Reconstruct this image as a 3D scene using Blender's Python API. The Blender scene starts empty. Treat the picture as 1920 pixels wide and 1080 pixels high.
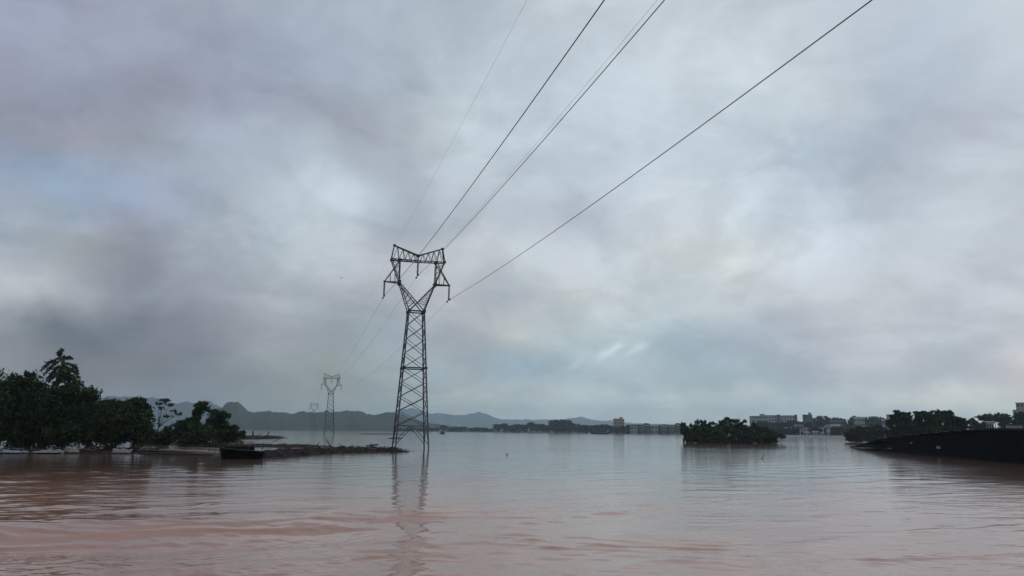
import bpy, bmesh, math, random
import numpy as np
from mathutils import Vector, Matrix

scene = bpy.context.scene
COL = scene.collection
R = math.radians

# ------------------------------------------------------------------ camera
FPX = 1536.0                    # focal length in pixels of a 1920 wide frame
CAM_H = 2.5
PITCH, ROLL = R(9.88), R(0.5)
_f = Vector((0, math.cos(PITCH), math.sin(PITCH)))
_r0 = Vector((1, 0, 0))
_u0 = _r0.cross(_f)
_r = _r0 * math.cos(ROLL) + _u0 * math.sin(ROLL)
_u = _u0 * math.cos(ROLL) - _r0 * math.sin(ROLL)
CAM = Vector((0, 0, CAM_H))
cam_data = bpy.data.cameras.new('camera')
cam = bpy.data.objects.new('camera', cam_data)
COL.objects.link(cam)
cam_data.sensor_width = 36.0
cam_data.lens = 36.0 * FPX / 1920.0
cam_data.clip_start = 0.1
cam_data.clip_end = 30000.0
m = Matrix((_r, _u, -_f)).transposed().to_4x4()
m.translation = CAM
cam.matrix_world = m
scene.camera = cam

# ------------------------------------------------------------------ colour management and render
scene.view_settings.view_transform = 'Standard'
scene.view_settings.look = 'None'
scene.view_settings.exposure = 0.0
scene.view_settings.gamma = 1.0
scene.view_settings.use_curve_mapping = False
scene.render.engine = 'CYCLES'
scene.cycles.use_denoising = True
scene.cycles.max_bounces = 6
scene.cycles.diffuse_bounces = 3
scene.cycles.glossy_bounces = 3
scene.cycles.transparent_max_bounces = 12
scene.cycles.volume_bounces = 2
scene.cycles.sample_clamp_indirect = 4.0

# ------------------------------------------------------------------ world: overcast over a Nishita sky
SUN_EL, SUN_AZ = R(48), R(62)      # azimuth from the view axis (+Y) towards +X
SKY_EL=[0.4989, 0.4333, 0.3716, 0.3211, 0.2633, 0.205, 0.1529, 0.1074, 0.0687, 0.0302]
SKY_ROWS=["365395500 384418503 399439516 407453529 405460538 418480554 450519585 489559618 529596650 574639690 623687736 638701746 588649693 533591639 495550607 488544601 506565606",
"348376491 352383474 352388479 359402504 361411504 389444518 452516577 514588645 557637695 595675734 638715771 659732780 615682723 548613657 484543615 485547618 521586623",
"344367462 290319401 282295363 346378467 354388461 365394443 486539584 586662707 588674734 583675747 611697763 631712770 588660706 517574610 453508577 490548636 525586638",
"309329397 339343412 295317367 423483567 447506577 434484538 459513566 563631677 541609668 532600671 593669739 668758824 600683745 449524598 415474549 474515586 524574633",
"350381515 299388505 391455588 419472544 570649707 642732787 417466531 472516568 486528585 466505580 591650717 654719766 655726775 593668738 537598665 602655713 593642693",
"355415496 422457476 300311359 407455503 544605648 554597640 528554588 661709717 616665689 598644685 646698736 671712715 699738737 681744801 572619669 630679725 629677721",
"566600640 518527558 282300345 380407454 450480516 409442469 455478507 540552572 449484523 610646650 607665679 589651670 640676697 616648688 624654690 599636678 592624664",
"449481502 168179200 183193226 298311349 362378403 319349369 344394428 405432468 594623611 502587604 502601638 429547605 428506576 508533593 608633678 577611667 628630654",
"349365378 189179179 220213214 199205224 283306302 335365336 369427418 403470492 359473543 443561614 535631675 499617657 455554608 503553608 599623664 592609664 820746706",
"298303317 245234232 286280271 266275269 350347278 407424342 449500445 575621575 634698678 723794780 694768766 769851816 670761752 762857827 886912852 999999878 999958805",
]


def build_world():
    w = bpy.data.worlds.new('World')
    scene.world = w
    w.use_nodes = True
    nt = w.node_tree
    N, L = nt.nodes, nt.links
    N.clear()
    out = N.new('ShaderNodeOutputWorld')
    bg = N.new('ShaderNodeBackground')
    bg.inputs['Strength'].default_value = 0.1
    L.new(bg.outputs[0], out.inputs['Surface'])
    sky = N.new('ShaderNodeTexSky')
    sky.sky_type = 'NISHITA'
    sky.sun_disc = False
    sky.sun_elevation = SUN_EL
    sky.sun_rotation = SUN_AZ
    sky.altitude = 50
    sky.dust_density = 2.0

    def math_n(op, a, b=None, c=None, clamp=False):
        n = N.new('ShaderNodeMath')
        n.operation = op
        n.use_clamp = clamp
        for i, v in enumerate((a, b, c)):
            if v is None:
                continue
            if isinstance(v, (int, float)):
                n.inputs[i].default_value = v
            else:
                L.new(v, n.inputs[i])
        return n.outputs[0]

    tc = N.new('ShaderNodeTexCoord')
    dirv = tc.outputs['Generated']

    def noise(vec, scale, detail, rough=0.5, dist=0.0):
        n = N.new('ShaderNodeTexNoise')
        n.inputs['Scale'].default_value = scale
        n.inputs['Detail'].default_value = detail
        n.inputs['Roughness'].default_value = rough
        n.inputs['Distortion'].default_value = dist
        L.new(vec, n.inputs['Vector'])
        return n

    # drift the cloud pattern a little so that no edge is straight
    nz = noise(dirv, 7.0, 4.0, 0.55)
    sub = N.new('ShaderNodeVectorMath'); sub.operation = 'SUBTRACT'
    L.new(nz.outputs['Color'], sub.inputs[0]); sub.inputs[1].default_value = (0.5, 0.5, 0.5)
    scl = N.new('ShaderNodeVectorMath'); scl.operation = 'MULTIPLY'
    L.new(sub.outputs[0], scl.inputs[0]); scl.inputs[1].default_value = (0.16, 0.16, 0.085)
    add = N.new('ShaderNodeVectorMath'); add.operation = 'ADD'
    L.new(dirv, add.inputs[0]); L.new(scl.outputs[0], add.inputs[1])
    nrm = N.new('ShaderNodeVectorMath'); nrm.operation = 'NORMALIZE'
    L.new(add.outputs[0], nrm.inputs[0])
    sep = N.new('ShaderNodeSeparateXYZ'); L.new(nrm.outputs[0], sep.inputs[0])
    x, y, z = sep.outputs
    hyp = math_n('SQRT', math_n('ADD', math_n('MULTIPLY', x, x), math_n('ADD', math_n('MULTIPLY', y, y), 1e-5)))
    u = math_n('DIVIDE', x, hyp)
    uu = math_n('MULTIPLY_ADD', u, 0.5 / 0.56, 0.5, clamp=True)
    el = math_n('ARCSINE', z)
    prev = None
    for i, row in enumerate(SKY_ROWS):
        ramp = N.new('ShaderNodeValToRGB')
        ramp.color_ramp.interpolation = 'CARDINAL'
        cols = [tuple(int(p[k:k + 3]) / 999.0 for k in (0, 3, 6)) + (1,) for p in row.split()]
        els = ramp.color_ramp.elements
        n = len(cols)
        els[0].position, els[0].color = 0.0, cols[0]
        els[1].position, els[1].color = 1.0, cols[-1]
        for j in range(1, n - 1):
            e = els.new(j / (n - 1))
            e.color = cols[j]
        L.new(uu, ramp.inputs[0])
        if prev is None:
            # towards the zenith the cloud deck evens out
            mr = N.new('ShaderNodeMapRange'); mr.interpolation_type = 'SMOOTHSTEP'
            mr.inputs['From Min'].default_value = 0.95
            mr.inputs['From Max'].default_value = SKY_EL[0]
            L.new(el, mr.inputs['Value'])
            mx = N.new('ShaderNodeMix'); mx.data_type = 'RGBA'
            L.new(mr.outputs[0], mx.inputs['Factor'])
            mx.inputs['A'].default_value = (0.46, 0.51, 0.58, 1)
            L.new(ramp.outputs[0], mx.inputs['B'])
            prev = mx.outputs['Result']
        else:
            mr = N.new('ShaderNodeMapRange'); mr.interpolation_type = 'SMOOTHSTEP'
            mr.inputs['From Min'].default_value = SKY_EL[i - 1]
            mr.inputs['From Max'].default_value = SKY_EL[i]
            L.new(el, mr.inputs['Value'])
            mx = N.new('ShaderNodeMix'); mx.data_type = 'RGBA'
            L.new(mr.outputs[0], mx.inputs['Factor'])
            L.new(prev, mx.inputs['A']); L.new(ramp.outputs[0], mx.inputs['B'])
            prev = mx.outputs['Result']
    # fine cloud structure, flattened towards the horizon as a real deck is
    s2 = N.new('ShaderNodeSeparateXYZ'); L.new(dirv, s2.inputs[0])
    zz = math_n('ADD', math_n('ABSOLUTE', s2.outputs[2]), 0.42)
    cx = math_n('DIVIDE', s2.outputs[0], zz)
    cy = math_n('DIVIDE', s2.outputs[1], zz)
    cmb = N.new('ShaderNodeCombineXYZ'); L.new(cx, cmb.inputs[0]); L.new(cy, cmb.inputs[1])
    n1 = noise(cmb.outputs[0], 5.2, 6.0, 0.55, 0.5)
    n2 = noise(cmb.outputs[0], 0.9, 3.0, 0.5, 0.2)
    n3 = noise(cmb.outputs[0], 15.0, 5.0, 0.6, 0.8)
    def edge(v, lo, hi, amp):
        mr = N.new('ShaderNodeMapRange'); mr.interpolation_type = 'SMOOTHERSTEP'
        mr.inputs['From Min'].default_value = lo; mr.inputs['From Max'].default_value = hi
        mr.inputs['To Min'].default_value = -amp; mr.inputs['To Max'].default_value = amp
        L.new(v, mr.inputs['Value'])
        return mr.outputs[0]
    n4 = noise(cmb.outputs[0], 3.1, 7.0, 0.58, 0.9)
    k = math_n('ADD', math_n('ADD', edge(n1.outputs[0], 0.40, 0.60, 0.055), edge(n4.outputs[0], 0.44, 0.58, 0.045)), math_n('ADD', math_n('MULTIPLY_ADD', n2.outputs[0], 0.16, -0.08), math_n('MULTIPLY_ADD', n3.outputs[0], 0.20, -0.10)))
    gain = math_n('ADD', k, 1.0)
    # two or three little white scraps of low cloud over the far shore
    def puff(px, py, sx, sy, amp, tilt):
        d = px_dir(px, py)
        t1 = Vector((d.y, -d.x, 0)).normalized()
        t2 = t1.cross(d).normalized()
        a = (t1 * math.cos(tilt) + t2 * math.sin(tilt)) * (FPX / sx)
        b = (t2 * math.cos(tilt) - t1 * math.sin(tilt)) * (FPX / sy)
        dd = N.new('ShaderNodeVectorMath'); dd.operation = 'SUBTRACT'
        # a little wobble from the fine noise
        L.new(puffvec, dd.inputs[0]); dd.inputs[1].default_value = d
        da = N.new('ShaderNodeVectorMath'); da.operation = 'DOT_PRODUCT'
        L.new(dd.outputs[0], da.inputs[0]); da.inputs[1].default_value = a
        db = N.new('ShaderNodeVectorMath'); db.operation = 'DOT_PRODUCT'
        L.new(dd.outputs[0], db.inputs[0]); db.inputs[1].default_value = b
        va, vb = da.outputs['Value'], db.outputs['Value']
        q = math_n('ADD', math_n('MULTIPLY', va, va), math_n('MULTIPLY', vb, vb))
        front = math_n('GREATER_THAN', s2.outputs[1], 0.0)
        return math_n('MULTIPLY', math_n('MULTIPLY', math_n('EXPONENT', math_n('MULTIPLY', q, -1.0)), amp), front)
    nf = noise(dirv, 38.0, 3.0, 0.6)
    sb = N.new('ShaderNodeVectorMath'); sb.operation = 'SUBTRACT'
    L.new(nf.outputs['Color'], sb.inputs[0]); sb.inputs[1].default_value = (0.5, 0.5, 0.5)
    sc_ = N.new('ShaderNodeVectorMath'); sc_.operation = 'SCALE'
    L.new(sb.outputs[0], sc_.inputs[0]); sc_.inputs['Scale'].default_value = 0.013
    ad = N.new('ShaderNodeVectorMath'); ad.operation = 'ADD'
    L.new(dirv, ad.inputs[0]); L.new(sc_.outputs[0], ad.inputs[1])
    puffvec = ad.outputs[0]
    for p in ((1154, 652, 17, 8, 0.42, 0.35), (1131, 663, 15, 8, 0.34, 0.5), (1203, 649, 14, 8, 0.27, 0.2), (1186, 659, 13, 5, 0.22, 0.5), (1074, 686, 15, 5, 0.22, 0.6),
              (1370, 492, 34, 15, 0.10, -0.1), (1510, 200, 48, 30, 0.08, 0.3), (128, 362, 30, 16, 0.10, -0.2)):
        gain = math_n('ADD', gain, puff(*p))
    mul = N.new('ShaderNodeVectorMath'); mul.operation = 'SCALE'
    L.new(prev, mul.inputs[0]); L.new(math_n('MULTIPLY', gain, 10.0), mul.inputs['Scale'])
    # a thin share of the clear sky behind the deck
    mixs = N.new('ShaderNodeMix'); mixs.data_type = 'RGBA'
    mixs.inputs['Factor'].default_value = 0.93
    L.new(sky.outputs[0], mixs.inputs['A']); L.new(mul.outputs[0], mixs.inputs['B'])
    L.new(mixs.outputs['Result'], bg.inputs['Color'])

def px_dir(x, y):
    return (_f + _r * ((x - 960.0) / FPX) + _u * ((540.0 - y) / FPX)).normalized()

build_world()

sun_d = bpy.data.lights.new('sun', 'SUN')
sun_d.energy = 0.6
sun_d.angle = R(25)
sun_d.color = (1.0, 0.96, 0.90)
sun = bpy.data.objects.new('sun', sun_d)
COL.objects.link(sun)
sd = Vector((math.sin(SUN_AZ) * math.cos(SUN_EL), math.cos(SUN_AZ) * math.cos(SUN_EL), math.sin(SUN_EL)))
sun.rotation_euler = (-sd).to_track_quat('-Z', 'Y').to_euler()

# ------------------------------------------------------------------ survey helpers: photograph pixel + distance -> point of the place
def ray(x, y):
    return _f + _r * ((x - 960.0) / FPX) + _u * ((540.0 - y) / FPX)

def ground(x, y, z=0.0):
    d = ray(x, y)
    return CAM + d * ((z - CAM_H) / d.z)

def at(x, y, Y):
    d = ray(x, y)
    return CAM + d * (Y / d.y)

def bearing(x, Y, z=0.0):
    """the point at depth Y straight below/above column x on the horizon"""
    d = ray(x, 807.5 + (x - 960) * 0.00875)
    return Vector((d.x / d.y * Y, Y, z))

# ------------------------------------------------------------------ object helpers
def link(o, parent=None):
    COL.objects.link(o)
    if parent is not None:
        o.parent = parent
    return o

def empty(name, loc=(0, 0, 0), rz=0.0):
    o = bpy.data.objects.new(name, None)
    o.location = loc
    o.rotation_euler = (0, 0, rz)
    o.empty_display_size = 0.3
    return link(o)

def tag(o, label, cat, group=None):
    o['label'] = label
    o['category'] = cat
    if group:
        o['group'] = group
    return o

def kind(o, k):
    o['kind'] = k
    return o

def fast_mesh(name, verts, faces, smooth=False):
    """verts (n,3) array, faces (m,k) array"""
    me = bpy.data.meshes.new(name)
    v = np.asarray(verts, dtype=np.float32)
    f = np.asarray(faces, dtype=np.int32)
    me.vertices.add(len(v))
    me.vertices.foreach_set('co', v.ravel())
    k = f.shape[1]
    me.loops.add(f.size)
    me.loops.foreach_set('vertex_index', f.ravel())
    me.polygons.add(len(f))
    me.polygons.foreach_set('loop_start', np.arange(0, f.size, k, dtype=np.int32))
    me.polygons.foreach_set('loop_total', np.full(len(f), k, dtype=np.int32))
    if smooth:
        me.polygons.foreach_set('use_smooth', np.ones(len(f), dtype=bool))
    me.update(calc_edges=True)
    return me

def mesh_obj(name, me, mat, parent=None, loc=None):
    if mat is not None and not me.materials:
        me.materials.append(mat)
    o = bpy.data.objects.new(name, me)
    if loc is not None:
        o.location = loc
    return link(o, parent)

class MB:
    def __init__(self):
        self.v, self.f = [], []
    def add(self, verts, faces):
        b = len(self.v)
        self.v.extend([tuple(p) for p in verts])
        self.f.extend([tuple(b + i for i in q) for q in faces])
    def box(self, lo, hi):
        x0, y0, z0 = lo; x1, y1, z1 = hi
        self.add([(x0, y0, z0), (x1, y0, z0), (x1, y1, z0), (x0, y1, z0), (x0, y0, z1), (x1, y0, z1), (x1, y1, z1), (x0, y1, z1)],
                 [(0, 3, 2, 1), (4, 5, 6, 7), (0, 1, 5, 4), (1, 2, 6, 5), (2, 3, 7, 6), (3, 0, 4, 7)])
    def tube(self, pts, rad, n=6, cap=True):
        pts = [Vector(p) for p in pts]
        rings = []
        for i, p in enumerate(pts):
            d = (pts[min(i + 1, len(pts) - 1)] - pts[max(i - 1, 0)]).normalized()
            a = d.cross(Vector((0, 0, 1)))
            if a.length < 1e-3:
                a = Vector((1, 0, 0))
            a.normalize()
            b = d.cross(a)
            r = rad[i] if isinstance(rad, (list, tuple)) else rad
            rings.append([p + (a * math.cos(t) + b * math.sin(t)) * r for t in [2 * math.pi * k / n for k in range(n)]])
        vs = [q for rg in rings for q in rg]
        fs = []
        for i in range(len(pts) - 1):
            for k in range(n):
                fs.append((i * n + k, i * n + (k + 1) % n, (i + 1) * n + (k + 1) % n, (i + 1) * n + k))
        if cap:
            fs.append(tuple(range(n - 1, -1, -1)))
            fs.append(tuple((len(pts) - 1) * n + k for k in range(n)))
        self.add(vs, fs)
    def mesh(self, name, smooth=False):
        me = bpy.data.meshes.new(name)
        me.from_pydata(self.v, [], self.f)
        if smooth:
            me.polygons.foreach_set('use_smooth', [True] * len(me.polygons))
        me.update()
        return me
    def obj(self, name, mat, parent=None, smooth=False, loc=None):
        return mesh_obj(name, self.mesh(name, smooth), mat, parent, loc)

def copy_tree(o, parent=None):
    c = o.copy()
    COL.objects.link(c)
    c.parent = parent
    for ch in o.children:
        copy_tree(ch, c)
    return c

ORD = ['first', 'second', 'third', 'fourth', 'fifth', 'sixth', 'seventh', 'eighth', 'ninth', 'tenth', 'eleventh', 'twelfth',
       'thirteenth', 'fourteenth', 'fifteenth', 'sixteenth', 'seventeenth', 'eighteenth', 'nineteenth', 'twentieth', 'twenty-first', 'twenty-second', 'twenty-third', 'twenty-fourth', 'twenty-fifth']

# ------------------------------------------------------------------ materials
def mat_base(name):
    mt = bpy.data.materials.new(name)
    mt.use_nodes = True
    nt = mt.node_tree
    return mt, nt, nt.nodes['Principled BSDF']

def mat(name, c0, c1=None, scale=3.0, rough=0.8, metallic=0.0, bump=0.0, coord='Object', detail=5.0, spec=0.3):
    """a two-tone noisy surface"""
    mt, nt, b = mat_base(name)
    N, L = nt.nodes, nt.links
    b.inputs['Roughness'].default_value = rough
    b.inputs['Metallic'].default_value = metallic
    b.inputs['Specular IOR Level'].default_value = spec
    if c1 is None:
        c1 = tuple(v * 0.6 for v in c0)
    tc = N.new('ShaderNodeTexCoord')
    nz = N.new('ShaderNodeTexNoise')
    nz.inputs['Scale'].default_value = scale
    nz.inputs['Detail'].default_value = detail
    L.new(tc.outputs[coord], nz.inputs['Vector'])
    rp = N.new('ShaderNodeValToRGB')
    rp.color_ramp.elements[0].position = 0.32
    rp.color_ramp.elements[0].color = tuple(c1) + (1,)
    rp.color_ramp.elements[1].position = 0.68
    rp.color_ramp.elements[1].color = tuple(c0) + (1,)
    L.new(nz.outputs['Fac'], rp.inputs[0])
    L.new(rp.outputs[0], b.inputs['Base Color'])
    if bump:
        bp = N.new('ShaderNodeBump')
        bp.inputs['Strength'].default_value = bump
        bp.inputs['Distance'].default_value = 0.05
        L.new(nz.outputs['Fac'], bp.inputs['Height'])
        L.new(bp.outputs[0], b.inputs['Normal'])
    return mt

def leaf_mat(name, c0, c1, scale=0.7):
    mt, nt, b = mat_base(name)
    N, L = nt.nodes, nt.links
    b.inputs['Roughness'].default_value = 0.75
    b.inputs['Specular IOR Level'].default_value = 0.1
    geo = N.new('ShaderNodeNewGeometry')
    oi = N.new('ShaderNodeObjectInfo')
    nz = N.new('ShaderNodeTexNoise')
    nz.inputs['Scale'].default_value = scale
    nz.inputs['Detail'].default_value = 3.0
    L.new(geo.outputs['Position'], nz.inputs['Vector'])
    mx = N.new('ShaderNodeMath'); mx.operation = 'MULTIPLY_ADD'
    L.new(geo.outputs['Random Per Island'], mx.inputs[0]); mx.inputs[1].default_value = 0.5
    L.new(nz.outputs['Fac'], mx.inputs[2])
    ml = N.new('ShaderNodeMath'); ml.operation = 'MULTIPLY_ADD'
    L.new(oi.outputs['Random'], ml.inputs[0]); ml.inputs[1].default_value = 0.3
    L.new(mx.outputs[0], ml.inputs[2])
    rp = N.new('ShaderNodeValToRGB')
    rp.color_ramp.elements[0].position = 0.55
    rp.color_ramp.elements[0].color = tuple(c1) + (1,)
    rp.color_ramp.elements[1].position = 1.25 - 0.25
    rp.color_ramp.elements[1].color = tuple(c0) + (1,)
    L.new(ml.outputs[0], rp.inputs[0])
    L.new(rp.outputs[0], b.inputs['Base Color'])
    return mt

M = {}
M['steel'] = mat('galvanised_steel', (0.13, 0.135, 0.14), (0.06, 0.062, 0.065), 1.3, 0.6, 0.3)
M['plate'] = mat('dark_plate', (0.06, 0.06, 0.065), (0.03, 0.03, 0.03), 4, 0.6, 0.3)
M['glass_ins'] = mat('insulator_glaze', (0.07, 0.06, 0.06), (0.04, 0.035, 0.035), 6, 0.3)
M['wire'] = mat('aluminium_wire', (0.10, 0.10, 0.105), (0.07, 0.07, 0.07), 0.2, 0.6, 0.3)
M['leaf_dark'] = leaf_mat('leaf_dark', (0.042, 0.064, 0.025), (0.010, 0.017, 0.008))
M['leaf_mid'] = leaf_mat('leaf_mid', (0.038, 0.054, 0.020), (0.014, 0.022, 0.010))
M['leaf_olive'] = leaf_mat('leaf_olive', (0.046, 0.052, 0.018), (0.018, 0.024, 0.010))
M['leaf_far'] = leaf_mat('leaf_far', (0.034, 0.048, 0.026), (0.016, 0.024, 0.014), 0.08)
M['leaf_frond'] = leaf_mat('leaf_frond', (0.050, 0.075, 0.035), (0.025, 0.042, 0.022))
M['weed'] = leaf_mat('weed', (0.085, 0.095, 0.055), (0.030, 0.036, 0.020), 1.5)
M['bark'] = mat('bark', (0.06, 0.05, 0.04), (0.03, 0.025, 0.02), 5, 0.9, bump=0.4)
M['wet_wood'] = mat('wet_wood', (0.036, 0.027, 0.023), (0.012, 0.009, 0.008), 3, 0.7, bump=0.4, spec=0.15)
M['pale_wood'] = mat('pale_wood', (0.30, 0.25, 0.21), (0.12, 0.095, 0.08), 4, 0.8, bump=0.3)
M['mulch'] = mat('flood_mulch', (0.030, 0.022, 0.019), (0.009, 0.007, 0.006), 2.2, 0.85, bump=0.8, spec=0.1)
M['foam'] = mat('grubby_white', (0.34, 0.325, 0.31), (0.08, 0.07, 0.065), 9, 0.7, bump=0.3)
M['bluefoam'] = mat('grubby_blue_white', (0.30, 0.33, 0.40), (0.08, 0.09, 0.12), 8, 0.6, bump=0.3)
M['hull'] = mat('tarred_hull', (0.010, 0.009, 0.009), (0.005, 0.005, 0.005), 2.5, 0.8, bump=0.3, spec=0.03)
M['tile'] = mat('blackened_tile', (0.012, 0.011, 0.012), (0.005, 0.005, 0.005), 2.0, 0.85, bump=0.4, spec=0.03)
M['wall_black'] = mat('near_black_wall', (0.007, 0.006, 0.006), (0.003, 0.003, 0.003), 1.0, 0.9, bump=0.3, spec=0.02)  # even near-black colour for the gable wall
M['rim'] = mat('pale_accent', (0.30, 0.29, 0.28), (0.14, 0.13, 0.13), 3, 0.85)  # pale tone of the painted roof-edge highlights and the gable bars
M['wall_pale'] = mat('pale_render', (0.46, 0.46, 0.45), (0.36, 0.36, 0.35), 0.15, 0.9)
M['wall_grey'] = mat('grey_render', (0.30, 0.31, 0.31), (0.23, 0.24, 0.24), 0.15, 0.9)
M['wall_tan'] = mat('tan_render', (0.34, 0.27, 0.23), (0.27, 0.21, 0.18), 0.15, 0.9)
M['wall_dark'] = mat('dark_render', (0.12, 0.12, 0.12), (0.08, 0.08, 0.08), 0.15, 0.9)
M['wall_white'] = mat('white_render', (0.62, 0.62, 0.61), (0.48, 0.48, 0.47), 0.2, 0.85)
M['roof_grey'] = mat('roof_grey', (0.20, 0.20, 0.20), (0.13, 0.13, 0.13), 0.3, 0.9)
M['roof_brown'] = mat('roof_brown', (0.14, 0.11, 0.10), (0.09, 0.07, 0.065), 0.3, 0.9)
M['pane'] = mat('window_pane', (0.06, 0.065, 0.07), (0.04, 0.045, 0.05), 0.5, 0.25)
M['hill'] = mat('forest_hill', (0.040, 0.055, 0.034), (0.020, 0.028, 0.018), 0.02, 0.95, bump=0.0, detail=8)
M['shore'] = mat('shore_earth', (0.045, 0.048, 0.028), (0.025, 0.03, 0.018), 0.05, 0.95)
M['bird'] = mat('bird_black', (0.03, 0.03, 0.03), None, 5, 0.8)

# ------------------------------------------------------------------ noise in numpy
def vnoise(x, y, seed):
    rs = np.random.RandomState(seed)
    g = rs.rand(256, 256).astype(np.float32)
    xi, yi = np.floor(x).astype(int), np.floor(y).astype(int)
    fx, fy = x - xi, y - yi
    fx = fx * fx * fx * (fx * (fx * 6 - 15) + 10); fy = fy * fy * fy * (fy * (fy * 6 - 15) + 10)
    a = g[xi & 255, yi & 255]; b = g[(xi + 1) & 255, yi & 255]
    c = g[xi & 255, (yi + 1) & 255]; d = g[(xi + 1) & 255, (yi + 1) & 255]
    return (a * (1 - fx) + b * fx) * (1 - fy) + (c * (1 - fx) + d * fx) * fy

def fbm(x, y, seed, o=4):
    s, a, t = 0, 0.5, 0
    for i in range(o):
        s = s + a * vnoise(x * 2 ** i + 17.3 * i, y * 2 ** i - 9.1 * i, seed + i)
        t += a; a *= 0.5
    return s / t

# ------------------------------------------------------------------ the flood water: one sheet to the horizon
def gxy(x, y):
    p = ground(x, y)
    return np.array((p.x, p.y))

WAKES = [  # pixel line P->Q, wavelength, height, half width (m), crest count skew
    ((-150, 990), (640, 925), 0.75, 0.014, 0.40, 0.0),
    ((-260, 1016), (700, 985), 11.0, 0.125, 3.2, 0.0),
    ((-200, 1010), (760, 985), 1.3, 0.013, 2.4, 0.5),
    ((-200, 1000), (760, 975), 0.9, 0.007, 2.4, -0.5),
    ((560, 968), (1050, 972), 1.4, 0.022, 2.2, 0.5),
    ((600, 955), (1300, 950), 0.9, 0.010, 3.0, -0.4),
    ((600, 1045), (1050, 1010), 1.2, 0.020, 1.6, 0.5),
    ((980, 985), (1420, 935), 1.2, 0.016, 0.9, 0.0),
    ((1380, 941), (1900, 926), 1.1, 0.016, 0.8, 0.0),
    ((900, 1010), (1400, 1035), 1.0, 0.018, 1.7, 0.5),
    ((1500, 1006), (2000, 986), 0.9, 0.011, 0.7, 0.0),
    ((1600, 1050), (2000, 1040), 0.8, 0.010, 0.7, 0.0),
    ((900, 905), (1350, 890), 2.0, 0.012, 3.0, 0.0),
    ((1550, 870), (1980, 884), 2.2, 0.022, 5.0, 0.0),
    ((-150, 895), (350, 880), 2.2, 0.020, 4.0, 0.0),
]

def peaky(p):
    return (np.exp(1.6 * (np.sin(p) - 1)) - 0.33) * 1.25

def water_height(X, Y, cell):
    """X, Y metres; cell = local grid step (m), waves finer than it are left to the ripples of the material"""
    h = np.zeros_like(X)
    wx = (fbm(X * 0.35, Y * 0.35, 5, 3) - 0.5)
    wy = (fbm(X * 0.8 + 40, Y * 0.8, 9, 2) - 0.5)
    for i, (p, q, lam, amp, hw, sk) in enumerate(WAKES):
        P, Q = gxy(*p), gxy(*q)
        d = Q - P; ln = np.hypot(*d); d = d / ln; n = np.array((-d[1], d[0]))
        s = (X - P[0]) * d[0] + (Y - P[1]) * d[1]
        t = (X - P[0]) * n[0] + (Y - P[1]) * n[1]
        t = t + wx * 1.2 + wy * 0.25
        env = np.exp(-(t / hw) ** 2) * np.clip(s / (0.15 * ln) + 0.3, 0, 1) * np.clip((ln - s) / (0.15 * ln) + 0.3, 0, 1)
        brk = 0.9 if lam > 5 else 0.35 + 0.9 * fbm(s * 0.5 / lam + 3 * i, t * 0.6 / lam, 30 + i, 2)
        ph = 2 * np.pi * (t + sk * 0.25 * s * 0.35) / lam
        aa = np.clip(1.6 - 3.0 * cell / lam, 0, 1)
        h += 2.3 * aa * amp * env * brk * (np.sin(ph) if lam > 5 else peaky(ph + 2.2 * wy))
    rs = np.random.RandomState(3)
    patch = np.clip(fbm(X * 0.045, Y * 0.03, 77, 3) * 2.6 - 0.75, 0.05, 1.2)
    for k in range(42):
        lam = 0.5 * (4.5 / 0.5) ** rs.rand()
        a = rs.normal(math.pi / 2 + 0.15, 0.65)
        kx, ky = math.cos(a) * 2 * math.pi / lam, math.sin(a) * 2 * math.pi / lam
        aa = np.clip(1.6 - 3.0 * cell / lam, 0, 1)
        h += aa * patch * 0.0021 * lam * peaky(kx * X + ky * Y + rs.rand() * 6.28 + 3 * wx)
    chop = np.clip(fbm(X * 0.16, Y * 0.12, 91, 3) * 3.4 - 1.25, 0.03, 1.3)
    for k in range(36):
        lam = 0.22 * (0.8 / 0.22) ** rs.rand()
        a = rs.normal(math.pi / 2 - 0.1, 0.55)
        kx, ky = math.cos(a) * 2 * math.pi / lam, math.sin(a) * 2 * math.pi / lam
        aa = np.clip(1.6 - 3.0 * cell / lam, 0, 1)
        h += aa * chop * 0.0032 * lam * peaky(kx * X + ky * Y + rs.rand() * 6.28 + 4 * wx + 3 * wy)
    return h

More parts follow.
